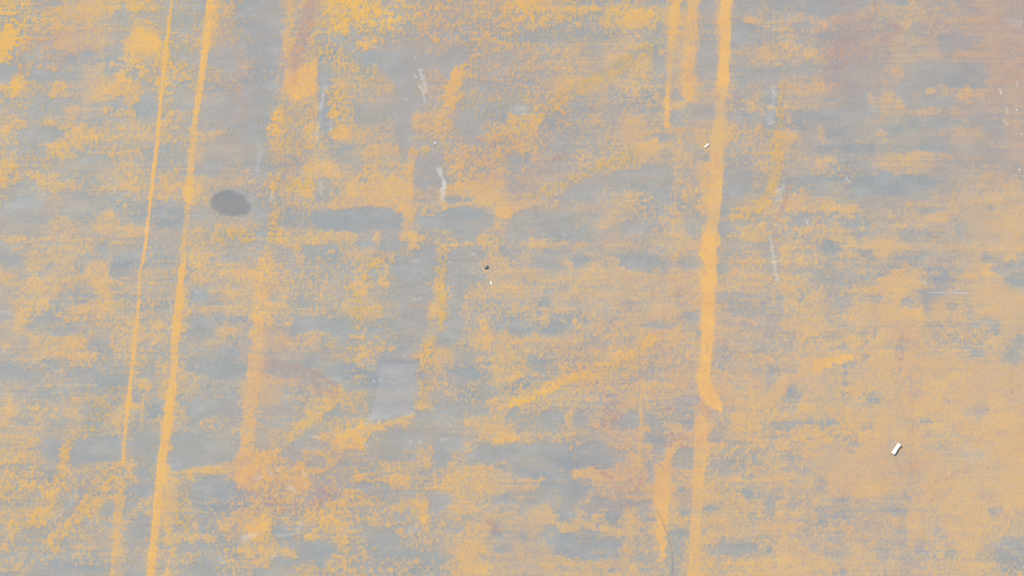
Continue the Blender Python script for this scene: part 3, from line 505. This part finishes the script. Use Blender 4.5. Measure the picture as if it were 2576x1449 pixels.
D(2,0,"2060 980 2120 960/2150 930 2300 980/2080 940 2070 960/2160 1020 2170 1060", 8, 1.0, .7, 4)
D(2,1,"0 440 60 480/60 540 30 570", 20, .8, .5, 8)
# tread marks
D(2,2,"920 1060 980 1100/920 1170 980 1230/930 1230 980 1280/900 1310 950 1340/1010 1340 1060 1240 1080 1240 1100 1330/1100 1130 1130 1200 1150 1150/900 1370 940 1390/980 1140 1040 1180 1080 1140", 5, 1.0, .85, 2)
D(2,2,"750 640 780 730 820 790 870 800/790 640 860 620 960 640/1200 140 1230 170/1170 480 1190 520/680 500 720 560/790 490 830 520", 4, .9, .7, 2)
D(2,2,"1130 960 1250 920 1350 850/700 970 900 960 1130 960/390 1080 440 1140 560 1110 650 1080", 4, .75, .6, 3)
D(2,2,"1530 120 1530 340/1510 420 1500 640/1625 740 1625 960/1420 0 1400 200/1380 200 1380 330", 4, .75, .55, 2)
D(2,2,"1640 50 1640 100/1680 50 1680 90/1710 40 1710 60/1640 180 1660 180/1700 150 1720 170/1400 100 1430 80", 5, .9, .7, 2)
D(2,2,"240 1160 260 1190/280 1150 300 1180/320 1130 340 1150/250 1090 260 1060/440 950 450 960/330 1200 380 1240", 5, .9, .6, 2)
D(2,2,"1870 1110 1920 1180 1990 1250/1870 1180 1920 1240/1920 1280 2000 1300 2070 1290/1760 1180 1850 1180/1480 1240 1560 1210 1700 1240/1960 590 1960 690", 5, .95, .75, 2)
D(2,2,"2120 680 2170 760/2280 650 2340 650/2310 690 2370 690/2400 640 2420 600/2130 520 2160 620/2000 870 2010 850/1940 830 1960 830", 5, .9, .65, 2)
D(2,3,"1600 20 1640 80 1700 60/1550 110 1600 150 1610 100/1700 120 1720 170 1760 160/1740 50 1770 80/1480 320 1500 340/1710 20 1690 40", 6, 1.1, .85, 2.5)
D(1,3,"620 630 660 700/650 590 720 690 730 650/640 720 620 790/680 770 740 790/580 740 600 700 620 700/690 600 730 620 760 650/560 700 580 680", 6, 1.1, .85, 2.5)
D(1,3,"100 740 160 720/40 480 90 500/20 380 60 420/110 420 150 400/60 560 90 590/100 600 170 570/150 640 190 690/90 660 140 680/240 640 280 700/210 720 250 740/0 620 40 640/300 600 360 600/190 370 230 330/380 740 420 720/250 790 300 780/20 760 60 780/170 780 220 800/190 460 220 500/270 560 300 540/130 520 160 540", 6, 1.0, .8, 2.5)
D(1,3,"2330 910 2420 970 2380 1010", 18, 1.0, .7, 5)
D(1,3,"800 600 880 630 940 620/780 660 850 640/950 860 1000 900 1000 960/790 1280 860 1330/1080 650 1260 600 1360 600", 7, .8, .55, 4)
D(0,3,"2510 470 2570 460/2540 500 2570 490", 9, 1.0, .7, 4)
D(0,2,"280 830 370 780 420 830/460 830 520 840/200 930 300 830", 8, .8, .45, 5)
D(3,2,"1290 650 1330 740 1360 700/1400 1100 1480 1080 1530 1080/1450 880 1460 1440/1430 990 1500 970/1350 450 1350 640/2440 950 2450 960/2450 1010 2460 1050/2390 1080 2400 1090/2450 1110 2460 1130/2200 1110 2210 1130/1910 1160 1920 1160", 6, .8, .6, 3)
D(3,3,"750 100 800 60 900 50/780 180 870 220/960 60 1040 80/940 110 1000 120/760 80 740 120/1900 410 1700 510 1560 640 1540 720/1740 450 1620 540/1700 620 1600 740/1280 300 1360 380/1400 290 1480 400/1480 280 1500 360", 6, .8, .55, 3)
D(3,3,"970 950 1060 960 1150 920/1350 630 1500 620/400 990 520 1030/900 100 1000 130", 10, .85, .5, 5)
D(3,3,"1440 0 1440 300", 6, .6, .4, 4)
# the darker crooked crack and other near-black marks
D(2,3,"1460 790 1500 870 1540 970 1570 1050 1590 1130 1610 1220 1615 1320 1620 1449", 3.0, .6, .85, 1.6, 'dark')
D(2,3,"1580 940 1560 900 1500 850", 3, .3, .5, 2, 'dark')
D(1,3,"635 700 640 900/620 640 650 700", 2.5, .35, .6, 1.5, 'dark')
D(2,2,"1190 500 1190 520/1170 740 1190 750/1270 700 1290 700/240 1170 260 1190/2020 850 2010 860/1950 830 1955 840", 4, .35, .7, 2, 'dark')
D(3,1,"1030 790 1070 810/1850 1080 1900 1060/1870 1140 1880 1150/1200 940 1240 980", 4, .45, .7, 2, 'dark')
D(3,2,"2440 950 2450 960/2460 1040 2462 1060/2390 1085 2400 1090/1290 700 1340 710", 3.5, .35, .7, 2, 'dark')
D(1,0,"1270 1190 1300 1180/1290 1230 1320 1240/1370 1190 1390 1180/1340 1130 1355 1140/1390 1250 1400 1260/1840 770 1930 830/1300 1150 1310 1160", 4, .4, .6, 2.5, 'dark')
D(0,0,"1610 630 1640 660/2530 1225 2550 1230", 3, .45, .6, 2, 'dark')
D(1,1,"880 560 880 460 900 380/2110 60 2150 120", 2.5, .25, .5, 2, 'dark')
D(0,1,"240 1330 260 1390", 3, .3, .6, 2, 'dark')
D(2,1,"2050 60 2060 260/2040 500 2030 620/1950 1060 1960 1150/1990 1160 1990 1250/2000 1380 2010 1430", 2.5, .22, .7, 2, 'dark')
D(0,0,"0 250 40 290", 5, .3, .5, 2, 'dark')
# grease-dark oval patch
DV = [T(0,1,x,y) for x, y in ((2110,620),(2130,540),(2190,480),(2260,455),(2330,480),(2430,520),(2490,570),(2530,620),(2520,680),(2440,715),(2330,725),(2230,715),(2150,670))]
poly('dark', DV, .62, .92, 6); ell('dark', 572, 508, 30, 13, 12, .46, .8, .9); poly('rust', DV, .03, .95, 4); poly('mauve', DV, .12, .9, 4)
ell('dark', 2490/4, 362.25+480/4, 9, 9, 0, .2)

# --- pale scuffs, chalky smears and bright scratches
def W(i, j, txt, w=4, val=.7, a=.9, soft=2.0):
    for one in txt.strip().split('/'): tline('pale', i, j, one, w, val, a, soft)
W(1,0,"1650 720 1690 800 1710 900", 11, .62, .8, 4); W(1,0,"1600 760 1650 860 1680 920 1700 1030", 5, .75, .8, 2); W(1,0,"1650 710 1650 760", 5, .7)
W(1,1,"1840 260 1860 320 1890 400 1880 450", 8, .75, .9, 2.5); W(1,1,"1885 400 1885 470", 14, .9, .9, 3); W(1,1,"1870 470 1878 560", 5, .8, .9, 2)
W(1,1,"1780 60 1785 80", 8, .8, .9, 3)
W(1,0,"1480 990 1510 1000", 8, .4, .8, 4)
for t in ("690 790 670 960 650 1100 630 1250 610 1400",): W(1,0,t,10,.26,.8,4)
W(1,0,"680 950 670 1030 650 1100", 4, .7, .8, 1.5); W(1,0,"760 1180 750 1300", 4, .55, .8, 2)
W(1,1,"40 20 30 200 20 260", 10, .25, .8, 4); W(1,1,"160 500 170 560", 10, .3, .8, 4); W(1,1,"650 400 670 420/640 460 650 500", 6, .5, .7, 3)
W(2,0,"60 1090 130 1100 110 1140", 14, .26, .8, 4); W(2,0,"90 1070 120 1090", 4, .7, .7, 2)
W(3,0,"50 880 55 1000 40 1150 20 1240", 12, .32, .8, 4); W(3,0,"50 920 60 950", 5, .8); W(3,0,"0 1240 60 1230", 5, .6)
W(3,1,"90 470 150 440 150 420", 7, .7, .9, 3); W(3,1,"110 480 120 560", 12, .3, .8, 4); W(3,1,"20 930 40 1050 60 1150 80 1280 100 1380", 6, .6, .9, 2.5)
W(3,1,"790 340 820 390", 4, .7); W(3,1,"70 830 110 830/150 715 160 720", 7, .45, .8, 3); W(3,1,"380 760 400 800", 4, .7)
W(3,0,"2330 900 2345 950/2500 1090 2490 1130/2410 1080 2415 1150/2360 1190 2410 1250/2470 500 2470 515/2510 820 2500 870", 4, .75, .8, 2)
W(3,0,"2400 200 2520 240", 14, .3, .7, 6); W(3,1,"2520 240 2530 270/2490 310 2500 320", 5, .75); W(3,1,"1560 1380 1600 1410", 8, .4, .8, 4)
W(3,1,"2200 90 2250 110", 5, .3, .5, 3)
W(3,2,"1620 42 1800 46 2000 46", 2.6, .75, .85, 1.2); W(2,2,"1350 1110 1400 1120", 11, .4, .9, 5)
W(1,2,"1160 1290 1330 1290", 16, .5, .85, 7); W(1,2,"1260 860 1600 960 1580 1060", 26, .18, .8, 12); W(1,2,"1300 1200 1500 1190", 40, .16, .8, 14)
W(1,2,"1280 1120 1320 1150/1430 1010 1440 1050/1380 960 1480 930/1500 910 1520 920/1260 920 1270 940/1340 930 1360 940/1540 1020 1570 1040/1180 920 1190 940", 3.5, .55, .85, 2)
W(1,2,"1470 680 1480 690", 6, .6, .9, 3); W(1,2,"1100 1350 1115 1370/1640 110 1660 100/1580 100 1600 110", 3.5, .6, .8, 2)
W(1,1,"1560 1180 1640 1170/1940 1190 1980 1195/1680 1290 1700 1300/2160 1100 2200 1110/1520 1100 1530 1120", 3.5, .6, .8, 2)
W(1,3,"1090 110 1110 140/1640 80 1660 110/1550 90 1560 110/1860 80 1920 60", 3.5, .6, .8, 2)
W(1,3,"220 1030 320 1040 420 1010 430 980", 8, .5, .8, 4); W(1,3,"340 560 370 590", 12, .45, .9, 5); W(1,3,"470 400 490 440", 9, .4, .8, 4); W(1,3,"150 1250 200 1250/210 370 230 390/140 400 150 420/0 465 50 465/450 920 480 930/560 40 620 60", 7, .45, .8, 4)
W(0,3,"2460 1070 2520 1040 2570 1020", 9, .5, .8, 4); W(0,3,"520 890 600 830 680 750 740 690", 5, .5, .85, 3); W(0,3,"760 620 700 700 500 880", 14, .2, .7, 6)
W(0,3,"2210 1260 2260 1310", 4, .4); W(1,3,"1540 980 1600 970", 22, .25, .8, 8); W(3,3,"1970 180 2150 230 2060 280", 24, .14, .8, 14)
W(0,1,"250 530 350 560", 50, .22, .8, 16); W(0,1,"130 620 350 620", 24, .18, .8, 12); W(0,2,"0 245 110 240", 7, .4, .8, 4); W(0,2,"1690 80 1720 220", 3, .4)
W(0,1,"1350 200 1430 210", 5, .35, .7, 3); W(2,1,"1270 890 1300 890/500 900 530 920", 7, .4, .8, 4); W(2,0,"0 1090 30 1100", 6, .3)
W(3,3,"1220 720 1250 720", 8, .25, .8, 4); W(0,2,"1980 50 2020 60/2230 420 2235 430/1980 780 1990 800", 4, .5, .8, 2)
W(1,3,"1430 870 1480 880", 10, .2, .7, 5)
W(0,1,"1475 840 1480 860/2360 150 2380 160", 3, .6, .8, 2); W(0,0,"1190 1000 1200 1010/1565 0 1570 20", 3, .5)

# mid-scale break-up: rolling direction across, fine flecks everywhere
band = fbm(UU, VV, 240, 9, 71, 3); mid = fbm(UU, VV, 34, 20, 81, 4, .62); dots = fbm(UU, VV, 7.5, 7, 91, 2, .8)
fleck = np.tanh(6*fbm(UU, VV, 6.5, 8, 111, 2, .6))*.5; clump = fbm(UU, VV, 120, 60, 121, 3)
smooth_ = np.zeros_like(UU); F['sm'] = smooth_
for q_ in (MAIN, S2, [(434,-30,10),(380,500,12),(310,1162,12)], [(1704,-40,14),(1678,316,14)], [(1765,1060,26),(1746,1449,28)], [(1667,1200,30),(1666,1300,26)]): line('sm', q_, 1.0, soft=4)
smooth_ = np.maximum(F['sm'], sstep(1900, 2400, UU)*.35)
thin = vnoise(WX, VV+.3*(WY-VV), 120, 5.0, 171)*.6 + vnoise(WX, VV, 60, 3.2, 172)*.5; soft_ = fbm(UU, VV, 170, 70, 181, 3)
R0 = F['rust'] + .10*sstep(1300, 2200, UU)*sstep(350, 800, VV) + .05*sstep(1500, 2300, UU) - .07*sstep(1850, 2100, UU)*sstep(380, 450, VV)*(1-sstep(720, 900, VV)) - .15*sstep(1800, 2150, UU)*(1-sstep(380, 560, VV)) - .13*np.clip(F['hue']-.35, 0, .5)*2*(F['thick'] < .95)
R0 = np.clip(R0, .07, 1); edge = 1 - np.abs(2*R0-1)**2
hue_ = np.clip(F['hue'], 0, 1); gr_ = np.clip(.42 + 1.8*clump + 1.1*hue_, .15, 1.5)
F['rust'] = (R0-.5)*(1.14-.06*sstep(1100, 1900, UU))+.425+.03*sstep(1100, 1900, UU) + .10*soft_ + (0.24*band + .36*thin + 0.30*mid)*(0.3+0.7*edge) + (.44*fleck + .44*dots)*gr_*(0.30+.45*hue_+0.5*edge)*(1-.6*smooth_)
F['thick'] = F['thick'] + .5*mid + .35*dots
wash = fbm(UU+VV*.1, VV, 150, 34, 191, 4, .6)
F['wash'] = np.clip(.20 + 1.1*wash + .40*(R0-.4), 0, .7)
F['mauve'] = np.clip(F['mauve']*(1 + .45*sstep(1800, 2100, UU)*(1-sstep(380, 560, VV))) + 0.5*F['mauve']*fbm(UU, VV, 26, 20, 101, 3), 0, 1.2)

# ------------------------------------------------------------------ the plate as a solid slab
TH = 0.012
Z = 0.0016*fbm(UU, VV, 900, 700, 5, 2) + 0.00022*np.clip(F['rust'], 0, 1) + 0.00007*dots - 0.0003*np.clip(F['dark'], 0, .3)*0
X = (UU-MU)*K; Y = (MV-VV)*K
top = np.stack([X, Y, Z], -1).reshape(-1, 3)
idx = np.arange(NU*NV).reshape(NV, NU)
ring = np.concatenate([idx[0, :-1], idx[:-1, -1], idx[-1, :0:-1], idx[:0:-1, 0]])
nb = len(ring); low = top[ring].copy(); low[:, 2] = -TH
co = np.concatenate([top, low]); ntop = NU*NV
quads = np.stack([idx[:-1, :-1], idx[1:, :-1], idx[1:, 1:], idx[:-1, 1:]], -1).reshape(-1, 4)
nx = np.roll(np.arange(nb), -1)
side = np.stack([ring, ring[nx], ntop+nx, ntop+np.arange(nb)], -1)
loops = np.concatenate([quads.ravel(), side.ravel(), ntop+np.arange(nb)]).astype(np.int32)
nq = len(quads)+len(side)
starts = np.concatenate([np.arange(nq)*4, [nq*4]]).astype(np.int32)
me = bpy.data.meshes.new('steel_plate')
me.vertices.add(len(co)); me.vertices.foreach_set('co', co.astype(np.float32).ravel())
me.loops.add(len(loops)); me.loops.foreach_set('vertex_index', loops)
me.polygons.add(nq+1); me.polygons.foreach_set('loop_start', starts)
me.update(calc_edges=True); me.validate()
sm = np.ones(len(me.polygons), bool); sm[-(len(side)+1):] = False
me.polygons.foreach_set('use_smooth', sm)
F.pop('sm')
for k in ('rust', 'thick', 'hue', 'mauve', 'pale', 'dark', 'wash'):
    at = me.attributes.new(k, 'FLOAT', 'POINT')
    v = F[k].reshape(-1); v = np.concatenate([v, v[ring]])
    at.data.foreach_set('value', v.astype(np.float32))

# ------------------------------------------------------------------ materials
def srgb(r, g, b, s=1.0):
    def l(c):
        c /= 255.0
        return (c/12.92 if c <= .04045 else ((c+.055)/1.055)**2.4)*s
    return (l(r), l(g), l(b), 1)
ALB = 0.56          # picture value -> base colour, given the light above
TINT = (1.0, 1.015, 1.01)
def pc(r, g, b):
    c = srgb(r, g, b, ALB); return (c[0]*TINT[0], c[1]*TINT[1], c[2]*TINT[2], 1)

mat = bpy.data.materials.new('rusty_steel'); mat.use_nodes = True
nt = mat.node_tree; N = nt.nodes; L = nt.links
bsdf = N['Principled BSDF']
def attr(n):
    a = N.new('ShaderNodeAttribute'); a.attribute_name = n; return a.outputs['Fac']
def math_(op, a, b=None, clamp=False):
    m = N.new('ShaderNodeMath'); m.operation = op; m.use_clamp = clamp
    for i, v in enumerate((a, b)):
        if v is None: continue
        if isinstance(v, (int, float)): m.inputs[i].default_value = v
        else: L.new(v, m.inputs[i])
    return m.outputs[0]
def noise(scale, detail=3, rough=.6, sx=1, sy=1, rot=0, off=0):
    mp = N.new('ShaderNodeMapping'); L.new(tc.outputs['Object'], mp.inputs[0])
    mp.inputs['Scale'].default_value = (sx, sy, 1); mp.inputs['Rotation'].default_value = (0, 0, rot); mp.inputs['Location'].default_value = (off, off*1.7, 0)
    n = N.new('ShaderNodeTexNoise'); n.inputs['Scale'].default_value = scale
    n.inputs['Detail'].default_value = detail; n.inputs['Roughness'].default_value = rough
    L.new(mp.outputs[0], n.inputs['Vector']); return n.outputs['Fac']
def mix(f, a, b, mode='MIX'):
    m = N.new('ShaderNodeMix'); m.data_type = 'RGBA'; m.blend_type = mode
    if isinstance(f, (int, float)): m.inputs[0].default_value = f
    else: L.new(f, m.inputs[0])
    for i, v in ((6, a), (7, b)):
        if isinstance(v, tuple): m.inputs[i].default_value = v
        else: L.new(v, m.inputs[i])
    return m.outputs[2]
def ramp(x, stops, interp='LINEAR'):
    r = N.new('ShaderNodeValToRGB'); r.color_ramp.interpolation = interp
    e = r.color_ramp.elements
    while len(e) < len(stops): e.new(0.5)
    for el, (p, c) in zip(e, stops): el.position = p; el.color = c
    L.new(x, r.inputs[0]); return r.outputs[0]
def c_(x, k, o=0.5):                      # centred noise times k
    return math_('MULTIPLY', math_('SUBTRACT', x, o), k)
tc = N.new('ShaderNodeTexCoord')
rust, hue, mauve, pale, dark = [attr(k) for k in ('rust', 'hue', 'mauve', 'pale', 'dark')]
thick = attr('thick')
fine = noise(520, 3, .7); fine2 = noise(900, 2, .6, 1.5, .8, .5, 3); streak = noise(260, 2, .6, 1.6, .55, .25, 7)
big = noise(9, 4, .6, .6, 1.3, 0, 2); med = noise(45, 4, .6, .7, 1.2, 0, 5); med2 = noise(30, 5, .65, .8, 1.1, .4, 9)
# grain is strongest where the rust is yellow and powdery
amp = math_('ADD', 0.45, math_('MULTIPLY', hue, 1.1))
gr = math_('ADD', math_('ADD', c_(fine, 1.3), c_(streak, .7)), c_(fine2, .6))
r = math_('ADD', rust, math_('MULTIPLY', gr, amp), True)
hsel = ramp(math_('ADD', hue, c_(med, .5)), [(.3, (0,0,0,1)), (.75, (1,1,1,1))])
tsel = ramp(thick, [(.15, (0,0,0,1)), (.95, (1,1,1,1))])
# bare steel drifts between blue-grey, green-grey and a warm haze
steel = ramp(big, [(.34, pc(150,161,168)), (.46, pc(159,167,168)), (.58, pc(167,169,165)), (.70, pc(176,174,170))])
steel = mix(ramp(med, [(.45, (0,0,0,1)), (.75, (.6,.6,.6,1))]), steel, pc(182,184,182))
film = mix(ramp(med2, [(.35, (0,0,0,1)), (.65, (1,1,1,1))]), pc(217,189,144), pc(211,182,146))
heavy = mix(ramp(med2, [(.35, (0,0,0,1)), (.65, (1,1,1,1))]), pc(244,194,120), pc(232,184,124))
powder = mix(tsel, pc(200,176,126), pc(236,189,108))
rustc = mix(hsel, mix(tsel, film, heavy), powder)
steel = mix(attr('wash'), steel, pc(196,178,158))
cov = ramp(r, [(.08, (0,0,0,1)), (.32, (.20,.20,.20,1)), (.56, (.54,.54,.54,1)), (.80, (.86,.86,.86,1)), (1.0, (1,1,1,1))])
col = mix(cov, steel, rustc)
# thin dark rims where powdery rust lifts off the steel
rim = ramp(r, [(.12, (0,0,0,1)), (.26, (1,1,1,1)), (.42, (0,0,0,1))])
col = mix(math_('MULTIPLY', math_('MULTIPLY', rim, hsel), .35), col, pc(146,148,132))
mm = math_('MULTIPLY', math_('POWER', math_('MAXIMUM', mauve, 0.0), 1.3), .95, True)
col = mix(mm, col, mix(cov, pc(170,156,154), pc(200,160,142)))
col = mix(math_('MULTIPLY', pale, .68, True), col, pc(224,224,218))
col = mix(math_('MULTIPLY', dark, 1.0, True), col, pc(121,124,128))
# grain of the metal: soft light and dark
g1 = math_('ADD', 1.0, math_('ADD', c_(fine2, .34), c_(med, .16)))
gn = N.new('ShaderNodeCombineColor'); [L.new(g1, gn.inputs[i]) for i in range(3)]
col = mix(1.0, col, gn.outputs[0], 'MULTIPLY')
L.new(col, bsdf.inputs['Base Color'])
rr = math_('ADD', .62, math_('MULTIPLY', r, .3)); L.new(rr, bsdf.inputs['Roughness'])
bsdf.inputs['Specular IOR Level'].default_value = .25
bp = N.new('ShaderNodeBump'); bp.inputs['Strength'].default_value = .38; bp.inputs['Distance'].default_value = .0006
L.new(math_('ADD', math_('MULTIPLY', r, .8), math_('MULTIPLY', fine2, .35)), bp.inputs['Height']); L.new(bp.outputs[0], bsdf.inputs['Normal'])
me.materials.append(mat)
plate = bpy.data.objects.new('steel_plate', me); scene.collection.objects.link(plate)
plate['label'] = 'large weathered steel plate, grey with orange rust streaks and tread marks'
plate['category'] = 'steel plate'

def simple(name, rgb, rgb2, scale=900, rough=.8):
    m = bpy.data.materials.new(name); m.use_nodes = True; n = m.node_tree.nodes; l = m.node_tree.links
    t = n.new('ShaderNodeTexCoord'); q = n.new('ShaderNodeTexNoise'); q.inputs['Scale'].default_value = scale; q.inputs['Detail'].default_value = 4
    l.new(t.outputs['Object'], q.inputs['Vector'])
    rp = n.new('ShaderNodeValToRGB'); rp.color_ramp.elements[0].position = .35; rp.color_ramp.elements[1].position = .65
    rp.color_ramp.elements[0].color = rgb2+(1,); rp.color_ramp.elements[1].color = rgb+(1,)
    l.new(q.outputs['Fac'], rp.inputs[0]); l.new(rp.outputs[0], n['Principled BSDF'].inputs['Base Color'])
    n['Principled BSDF'].inputs['Roughness'].default_value = rough
    return m
paper = simple('white_paper', (.74, .71, .63), (.60, .57, .50))
cream = simple('cream_flake', (.62, .58, .48), (.48, .45, .38))
chalk = simple('white_paint', (.55, .55, .52), (.42, .42, .40))
stone = simple('dark_stone', (.20, .18, .19), (.13, .12, .13))
wood = simple('bleached_splinter', (.80, .74, .62), (.66, .6, .5))

def plate_z(u, v):
    i = min(NV-1, np.searchsorted(VS, v)); j = min(NU-1, np.searchsorted(US, u)); return float(Z[i, j])
def link(name, verts, faces, m, u, v, label, cat, group=None, smooth=False, rz=0, lift=0):
    d = bpy.data.meshes.new(name); d.from_pydata(verts, [], faces); d.update()
    if smooth: d.polygons.foreach_set('use_smooth', [True]*len(d.polygons))
    d.materials.append(m)
    o = bpy.data.objects.new(name, d); scene.collection.objects.link(o)
    x, y = P(u, v); o.location = (x, y, plate_z(u, v)+lift); o.rotation_euler = (0, 0, rz)
    o['label'] = label; o['category'] = cat
    if group: o['group'] = group
    return o

# crumpled little roll of white paper, lower right
def roll():
    rs = random.Random(4); n = 28; R = 5.0*K; Ln = 29*K; rings = 15; vs_, fs = [], []
    for side_ in (0, 1):                       # outer wall, then inner wall (it is a hollow, rolled scrap)
        for a in range(rings):
            t = a/(rings-1); x = (t-.5)*Ln
            fl = 1 + .16*max(0, (t-.66)/.34)**1.5 + .03*math.sin(t*9)
            for b in range(n):
                th = 2*math.pi*b/n
                w = 1 + .06*math.sin(3*th+5*t) + .05*rs.uniform(-1, 1)*(1 if t > .65 else .4)
                rad = R*fl*w*(1 if side_ == 0 else .62)
                xx = x + (K*1.6*math.sin(4*th+1) + K*rs.uniform(-1.2, 1.2))*(1 if t == 1 else .25 if t == 0 else 0)
                vs_.append((xx, rad*math.cos(th), R*1.02 + rad*.92*math.sin(th)))
    o = rings*n
    for a in range(rings-1):
        for b in range(n):
            c = (b+1) % n
            fs.append((a*n+b, a*n+c, (a+1)*n+c, (a+1)*n+b)); fs.append((o+a*n+b, o+(a+1)*n+b, o+(a+1)*n+c, o+a*n+c))
    for b in range(n):
        c = (b+1) % n; e = (rings-1)*n
        fs.append((b, o+b, o+c, c)); fs.append((e+b, e+c, o+e+c, o+e+b))
    return vs_, fs
v_, f_ = roll()
link('paper_roll', v_, f_, paper, 2253, 1129, 'small crumpled roll of white paper lying on tan rust, lower right of the plate', 'paper scrap', None, True, math.radians(55))

def flake(pts, h, seed, curl=0.0, sub=3):
    """irregular thin flake: outline in map units, closed, with real thickness"""
    rs = random.Random(seed); n = len(pts); cx = sum(p[0] for p in pts)/n; cy = sum(p[1] for p in pts)/n
    top_, bot = [], []; V = []; Fc = []
    for k in (1.0, .62, .3):
        for (x, y) in pts:
            xx, yy = cx+(x-cx)*k, cy+(y-cy)*k
            V.append((xx*K, yy*K, h*K*(1 if k < 1 else .75) + curl*K*abs(xx-cx)/6 + rs.uniform(-.15, .15)*h*K))
    V.append((cx*K, cy*K, h*K*1.05)); c = len(V)-1
    for r_ in range(2):
        for i in range(n):
            j = (i+1) % n; Fc.append((r_*n+i, r_*n+j, (r_+1)*n+j, (r_+1)*n+i))
    for i in range(n): Fc.append((2*n+i, 2*n+(i+1) % n, c))
    b0 = len(V)
    for (x, y) in pts: V.append((x*K, y*K, curl*K*abs(x-cx)/6 - .1*K))
    for i in range(n):
        j = (i+1) % n; Fc.append((b0+i, b0+j, j, i))
    Fc.append(tuple(range(b0+n-1, b0-1, -1)))
    return V, Fc
v_, f_ = flake([(-7,-3.5),(-4,-4.2),(0,-2.6),(5.5,-1.8),(6.6,.4),(5.4,3.4),(3.6,3.0),(-1,2.6),(-5,1.6),(-7.4,-.6)], 2.2, 3, .5)
link('paper_flake', v_, f_, cream, 1778, 366, 'cream coloured torn flake beside the upper part of the widest rust streak', 'flake', None, False, math.radians(26))
v_, f_ = flake([(-7,0),(-3,1.1),(2,2.0),(5.6,2.2),(6.2,.4),(5.2,-1.7),(1,-1.6),(-3,-.7)], 2.0, 8, .3)
link('splinter', v_, f_, wood, 1235, 711, 'bright pointed white splinter just below the dark pebble at the centre', 'splinter', None, False, math.radians(-68))
def pebble():
    rs = random.Random(2); V = []; Fc = []; n, m = 16, 9
    for a in range(m+1):
        ph = math.pi*a/m
        for b in range(n):
            th = 2*math.pi*b/n; w = 1+.10*math.sin(2*th+ph*3)+rs.uniform(-.05, .05)
            V.append((6.0*K*w*math.sin(ph)*math.cos(th), 4.0*K*w*math.sin(ph)*math.sin(th), 3.0*K*w*math.cos(ph)+2.2*K))
    for a in range(m):
        for b in range(n):
            c = (b+1) % n; Fc.append((a*n+b, (a+1)*n+b, (a+1)*n+c, a*n+c))
    return V, Fc
v_, f_ = pebble()
link('pebble', v_, f_, stone, 1223, 672, 'tiny dark pebble where grey steel meets tan rust near the centre', 'pebble', None, True, math.radians(38))

CR = [(313,17,5,2.6,-50,'curled white crumb near the top edge, left of the thinnest rust streak'),
 (205,46,3,2.4,20,'faint white crumb on pinkish rust in the upper left corner'),
 (1549,243,3.6,3.2,10,'round white crumb on brownish steel left of the two short rust streaks'),
 (1046,145,4,2.2,-60,'tilted white crumb on the grey arch-shaped bare patch'),
 (943,165,3.4,1.8,-60,'narrow white crumb at the left end of the grey arch-shaped patch'),
 (1095,360,8,5,-15,'largest white paint crumb, above the chalky smear'),
 (1036,359,3.6,3,60,'small white crumb left of the largest paint crumb'),
 (1150,402,4.4,2,70,'upright white crumb in yellow rust right of the chalky smear'),
 (864,1003,4.4,1.8,-50,'hooked white crumb below the reddish drag mark'),
 (1004,1312,4.2,3.2,40,'white crumb in a grey hollow near the bottom, left of centre'),
 (917,1117,5,1.6,-60,'thin white crumb at the right side of a thick orange patch above the tread marks'),
 (2517,235,5.6,2.4,-60,'slanted white crumb at the right edge, highest of those there'),
 (2557,278,5,2.2,55,'white crumb leaning right near the right edge'),
 (2570,338,4.6,4,0,'blunt white crumb touching the right edge of the view'),
 (2565,427,4.8,3.6,30,'white crumb on pink rust at the right edge, lowest of those there'),
 (2135,455,5.6,1.8,-55,'thin slanted white crumb on brown rust in the upper right'),
 (2031,560,5,1.7,-60,'thin white crumb on pale steel right of the bluish scuff'),
 (600,379,4.4,3.4,15,'white crumb above the dark oval patch'),
 (1907,463,4.2,1.6,-70,'tiny white crumb on bare steel right of the widest rust streak')]
for n_, (u, v, l, w, an, lab) in enumerate(CR):
    rs = random.Random(50+n_); k = 9; pts = []
    for i in range(k):
        t = 2*math.pi*i/k; q = rs.uniform(.72, 1.15); pts.append((l*.5*q*math.cos(t), w*.5*q*math.sin(t)))
    v_, f_ = flake(pts, rs.uniform(.9, 1.5), n_, .2)
    link('paint_crumb', v_, f_, chalk, u, v, lab, 'crumb', 'white crumbs scattered over the plate', False, math.radians(an))
